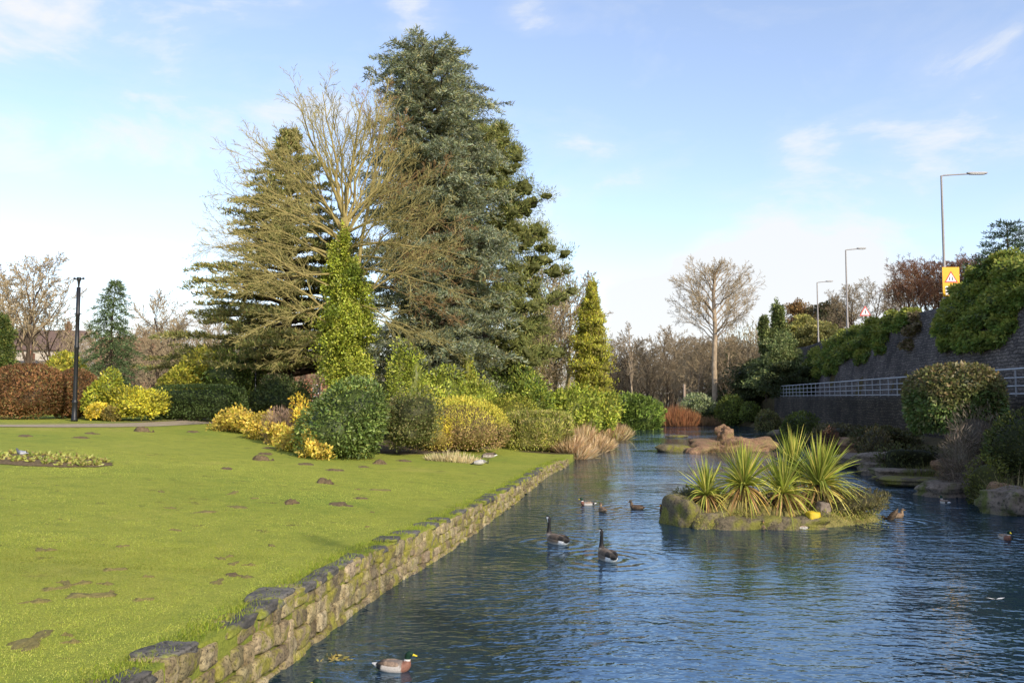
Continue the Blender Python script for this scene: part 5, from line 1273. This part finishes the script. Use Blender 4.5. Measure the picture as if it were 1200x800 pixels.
for k, (px, py, ty, s, lab) in enumerate(ML):
    p = on_ground(px, py)
    if p[0] > float(Lx(p[1])) - (.3 if ty < 2 else .9): continue
    if ty not in used: o = protos[ty]; used.add(ty)
    else: o = protos[ty].copy(); col.objects.link(o)
    o.location = p; o.rotation_euler = (0, 0, k * 1.3); o.scale = (s * (1.6 if ty == 2 else 1), s * (.7 if ty == 2 else .9), s if ty < 2 else 1); tag(o, lab, 'molehill' if ty < 2 else 'worn patch', 'molehills on the lawn' if ty < 2 else 'worn scrapes in the lawn')

# flower bed
fb = on_ground(45, 540)
def bedpt(a, q): return fb[0] + math.cos(a) * q * 2.05, fb[1] + math.sin(a) * q * 1.55
mb = MB(); V = [(fb[0], fb[1], float(ground(fb[0], fb[1])) + .1)]
for q in np.linspace(.12, 1, 10):
    for j in range(48):
        x, y = bedpt(j * 2 * math.pi / 48, q * (1 + .03 * math.sin(j * 1.7))); V.append((x, y, float(ground(x, y)) + .10 * (1 - q ** 4) + .012))
F3 = [[0, 1 + j, 1 + (j + 1) % 48] for j in range(48)]; F4 = [[1 + (i - 1) * 48 + j, 1 + i * 48 + j, 1 + i * 48 + (j + 1) % 48, 1 + (i - 1) * 48 + (j + 1) % 48] for i in range(1, 10) for j in range(48)]
mb.add(V, F3, (1, 1, 1)); mb.add(V, F4, (1, 1, 1)); bedo = mb.build('flower_bed', SOILM, None, True)
tag(bedo, 'oval flower bed of bare soil in the lawn at the left', 'flower bed')
r = np.random.default_rng(650); protoP = []
for v in range(3):
    mb = MB(); n = 34; leaves(mb, r.normal(0, .03, (n, 3)) * np.array([1, 1, .3]), np.stack([r.normal(0, 1, n), r.normal(0, 1, n), r.uniform(.2, 1.2, n)], 1), r.normal(0, 1, (n, 3)), r.uniform(.07, .15, n), .055, palette(r, [(.2, .24, .05), (.3, .32, .07), (.4, .36, .12), (.26, .2, .08)], n))
    protoP.append(mb)
objs = []
for k in range(110):
    a = r.uniform(0, 6.283); q = math.sqrt(r.uniform(0, .92)); x, y = bedpt(a, q); z = float(ground(x, y)) + .1 * (1 - q ** 4) + .01
    if k < 3: o = protoP[k].build('bedding_plant', LEAF); objs.append(o)
    else: o = objs[k % 3].copy(); col.objects.link(o)
    o.location = (x, y, z); o.rotation_euler = (0, 0, r.uniform(0, 6)); s = r.uniform(.7, 1.35); o.scale = (s, s, s)
    tag(o, 'small leafy green bedding plant in the oval flower bed', 'plant', 'bedding plants in the oval bed')
p0 = on_ground(25, 541); p0[2] += .1
o = thing('pigeon', 'grey and white pigeon standing in the flower bed', 'bird', p0, 2.6)
mb = MB(); loft(mb, [(-.2, .13, .012, .006), (-.13, .14, .04, .022), (-.04, .15, .07, .06), (.06, .17, .065, .065), (.11, .21, .035, .038), (.125, .25, .028, .03), (.145, .27, .026, .026), (.17, .268, .012, .012)], lambda t, u, p: (.1, .11, .13) if p[1] > .08 else ((.5, .5, .52) if p[2] < .17 else (.25, .26, .3)), 36); mb.build('body', FEATHER, o, True)
for s in (-1, 1):
    mb = MB(); wing(mb, -.15, .06, .16, .045, .03, .04, (.4, .42, .46), s, (.05, .05, .06)); mb.build('wing', FEATHER, o, True)
    mb = MB(); tube(mb, [(s * .025, .0, .1), (s * .025, 0, .01), (s * .025, .04, .0)], .008, 5, (.3, .08, .06)); mb.build('leg', FEATHER, o)

# grass blades over the lawn
r = np.random.default_rng(660)
def blades(n, y0, y1, dmax, hgt, wid):
    y = y0 + (y1 - y0) * r.uniform(0, 1, n) ** 1.25; d = .12 + (dmax * (.45 + .55 * (y - y0) / (y1 - y0))) * r.uniform(0, 1, n); x = Lx(y) - d
    k = (np.abs(x / y) < .66); x, y = x[k], y[k]; n = len(x); P = np.stack([x, y, ground(x, y) - .004], 1)
    pat = sines(7, 12, .5, 2)(P)
    C = palette(r, [(.255, .29, .048), (.295, .32, .055), (.36, .355, .09), (.22, .255, .042)], n, .15) * (1 + .16 * pat)[:, None]
    h = hgt * r.uniform(.5, 1.4, n); D = np.stack([r.normal(0, .5, n), r.normal(0, .5, n), np.ones(n)], 1); S = unit(np.stack([r.normal(0, 1, n), r.normal(0, .3, n), np.zeros(n)], 1))
    V = np.stack([P - S * wid, P + S * wid, P + unit(D) * h[:, None]], 1).reshape(-1, 3)
    return V, np.arange(3 * n).reshape(n, 3), np.repeat(C, 3, 0)
mb = MB()
mb.add(*blades(120000, 5.5, 14, 9, .02, .0045)); mb.add(*blades(80000, 12, 30, 16, .022, .007))
# longer tufts along the wall top
n = 9000; y = 5 + 36 * r.uniform(0, 1, n) ** 1.4; x = Lx(y) - np.abs(r.normal(.22, .14, n)) ; P = np.stack([x, y, ground(np.minimum(x, Lx(y) - .02), y)], 1)
leaves(mb, P, np.stack([r.normal(.15, .5, n), r.normal(0, .4, n), np.ones(n)], 1), r.normal(0, 1, (n, 3)), r.uniform(.04, .1, n), .008, palette(r, [(.19, .25, .02), (.27, .29, .04), (.14, .18, .02)], n))
tag(mb.build('grass', BLADE), 'short mown bright green grass of the lawn', 'grass', kind='stuff')

# ------------------------------------------------------------------ sky, sun, camera
EL = math.radians(29); hx, hy = .60, -.80; hl = math.hypot(hx, hy); hx, hy = hx / hl, hy / hl
sd = Vector((hx * math.cos(EL), hy * math.cos(EL), math.sin(EL)))
L = bpy.data.lights.new('sun', 'SUN'); L.energy = 5.0; L.angle = math.radians(.5); L.color = (1, .90, .74)
so = bpy.data.objects.new('sun', L); col.objects.link(so); so.rotation_euler = sd.to_track_quat('Z', 'Y').to_euler(); so.location = (30, -30, 40)
w = bpy.data.worlds.new('World'); scene.world = w; w.use_nodes = True; nt = w.node_tree; nt.nodes.clear()
out = nt.nodes.new('ShaderNodeOutputWorld')
sky = nt.nodes.new('ShaderNodeTexSky'); sky.sky_type = 'NISHITA'; sky.sun_disc = False; sky.sun_elevation = EL; sky.sun_rotation = math.atan2(hx, hy)
sky.air_density = 1.0; sky.dust_density = .6; sky.ozone_density = 1.5
bg = nt.nodes.new('ShaderNodeBackground'); bg.inputs[1].default_value = .27; nt.links.new(mixc(nt, 1.0, sky.outputs[0], (1.0, .945, .985), 'MULTIPLY'), bg.inputs[0])
tc = nt.nodes.new('ShaderNodeTexCoord'); sep = nt.nodes.new('ShaderNodeSeparateXYZ'); nt.links.new(tc.outputs['Generated'], sep.inputs[0])
mp = nt.nodes.new('ShaderNodeMapping'); mp.inputs['Scale'].default_value = (1, 1, 2.4); mp.inputs['Location'].default_value = (.35, .1, 0); nt.links.new(tc.outputs['Generated'], mp.inputs[0])
n1 = noise(nt, mp.outputs[0], 4.6, 8, .58, .35)
hz = ramp(nt, sep.outputs[2], [(0.0, (.13,) * 3), (.10, (.08,) * 3), (.22, (.04,) * 3), (.36, (.02,) * 3), (.6, (0.0,) * 3)])
ad = nt.nodes.new('ShaderNodeMath'); ad.operation = 'ADD'; nt.links.new(n1.outputs[0], ad.inputs[0]); nt.links.new(hz.outputs[0], ad.inputs[1])
acc = ad.outputs[0]
for (px, py, rad, amt) in ((800, 345, 4.2, .34), (870, 325, 4.5, .36), (940, 330, 4.5, .36), (1010, 345, 4, .28), (745, 365, 3, .26), (935, 178, 3.0, .15), (1085, 195, 3.0, .1), (700, 168, 4, .08), (20, 200, 3, .08), (120, 310, 8, .05), (490, 8, 3, .22), (612, 2, 2.5, .2)):
    v = at(px, py, 100.) - np.array([0, 0, EYE]); v = v / np.linalg.norm(v)
    dp = nt.nodes.new('ShaderNodeVectorMath'); dp.operation = 'DISTANCE'; nt.links.new(tc.outputs['Generated'], dp.inputs[0]); dp.inputs[1].default_value = tuple(v)
    mr = nt.nodes.new('ShaderNodeMapRange'); mr.interpolation_type = 'SMOOTHSTEP'; nt.links.new(dp.outputs['Value'], mr.inputs[0])
    mr.inputs[1].default_value = math.radians(rad) * 1.25; mr.inputs[2].default_value = 0; mr.inputs[3].default_value = 0; mr.inputs[4].default_value = amt
    a2 = nt.nodes.new('ShaderNodeMath'); a2.operation = 'MAXIMUM' if False else 'ADD'; nt.links.new(acc, a2.inputs[0]); nt.links.new(mr.outputs[0], a2.inputs[1]); acc = a2.outputs[0]
cm = ramp(nt, acc, [(.50, (.12,) * 3), (.60, (.22,) * 3), (.74, (.93,) * 3)])
bg2 = nt.nodes.new('ShaderNodeBackground'); bg2.inputs[0].default_value = (.97, .985, 1.0, 1); bg2.inputs[1].default_value = .97
mx = nt.nodes.new('ShaderNodeMixShader'); nt.links.new(cm.outputs[0], mx.inputs[0]); nt.links.new(bg.outputs[0], mx.inputs[1]); nt.links.new(bg2.outputs[0], mx.inputs[2]); nt.links.new(mx.outputs[0], out.inputs[0])

cam = bpy.data.cameras.new('camera'); co = bpy.data.objects.new('camera', cam); col.objects.link(co)
cam.lens = F / 1200 * 36; cam.sensor_width = 36; cam.clip_end = 4000; cam.clip_start = .1
co.location = (0, 0, EYE); co.rotation_euler = (math.pi / 2 + PITCH, 0, 0); scene.camera = co
scene.view_settings.view_transform = 'Standard'; scene.view_settings.look = 'None'; scene.view_settings.exposure = 0
cy = scene.cycles
cy.max_bounces = 6; cy.diffuse_bounces = 3; cy.glossy_bounces = 3; cy.transmission_bounces = 3; cy.transparent_max_bounces = 4
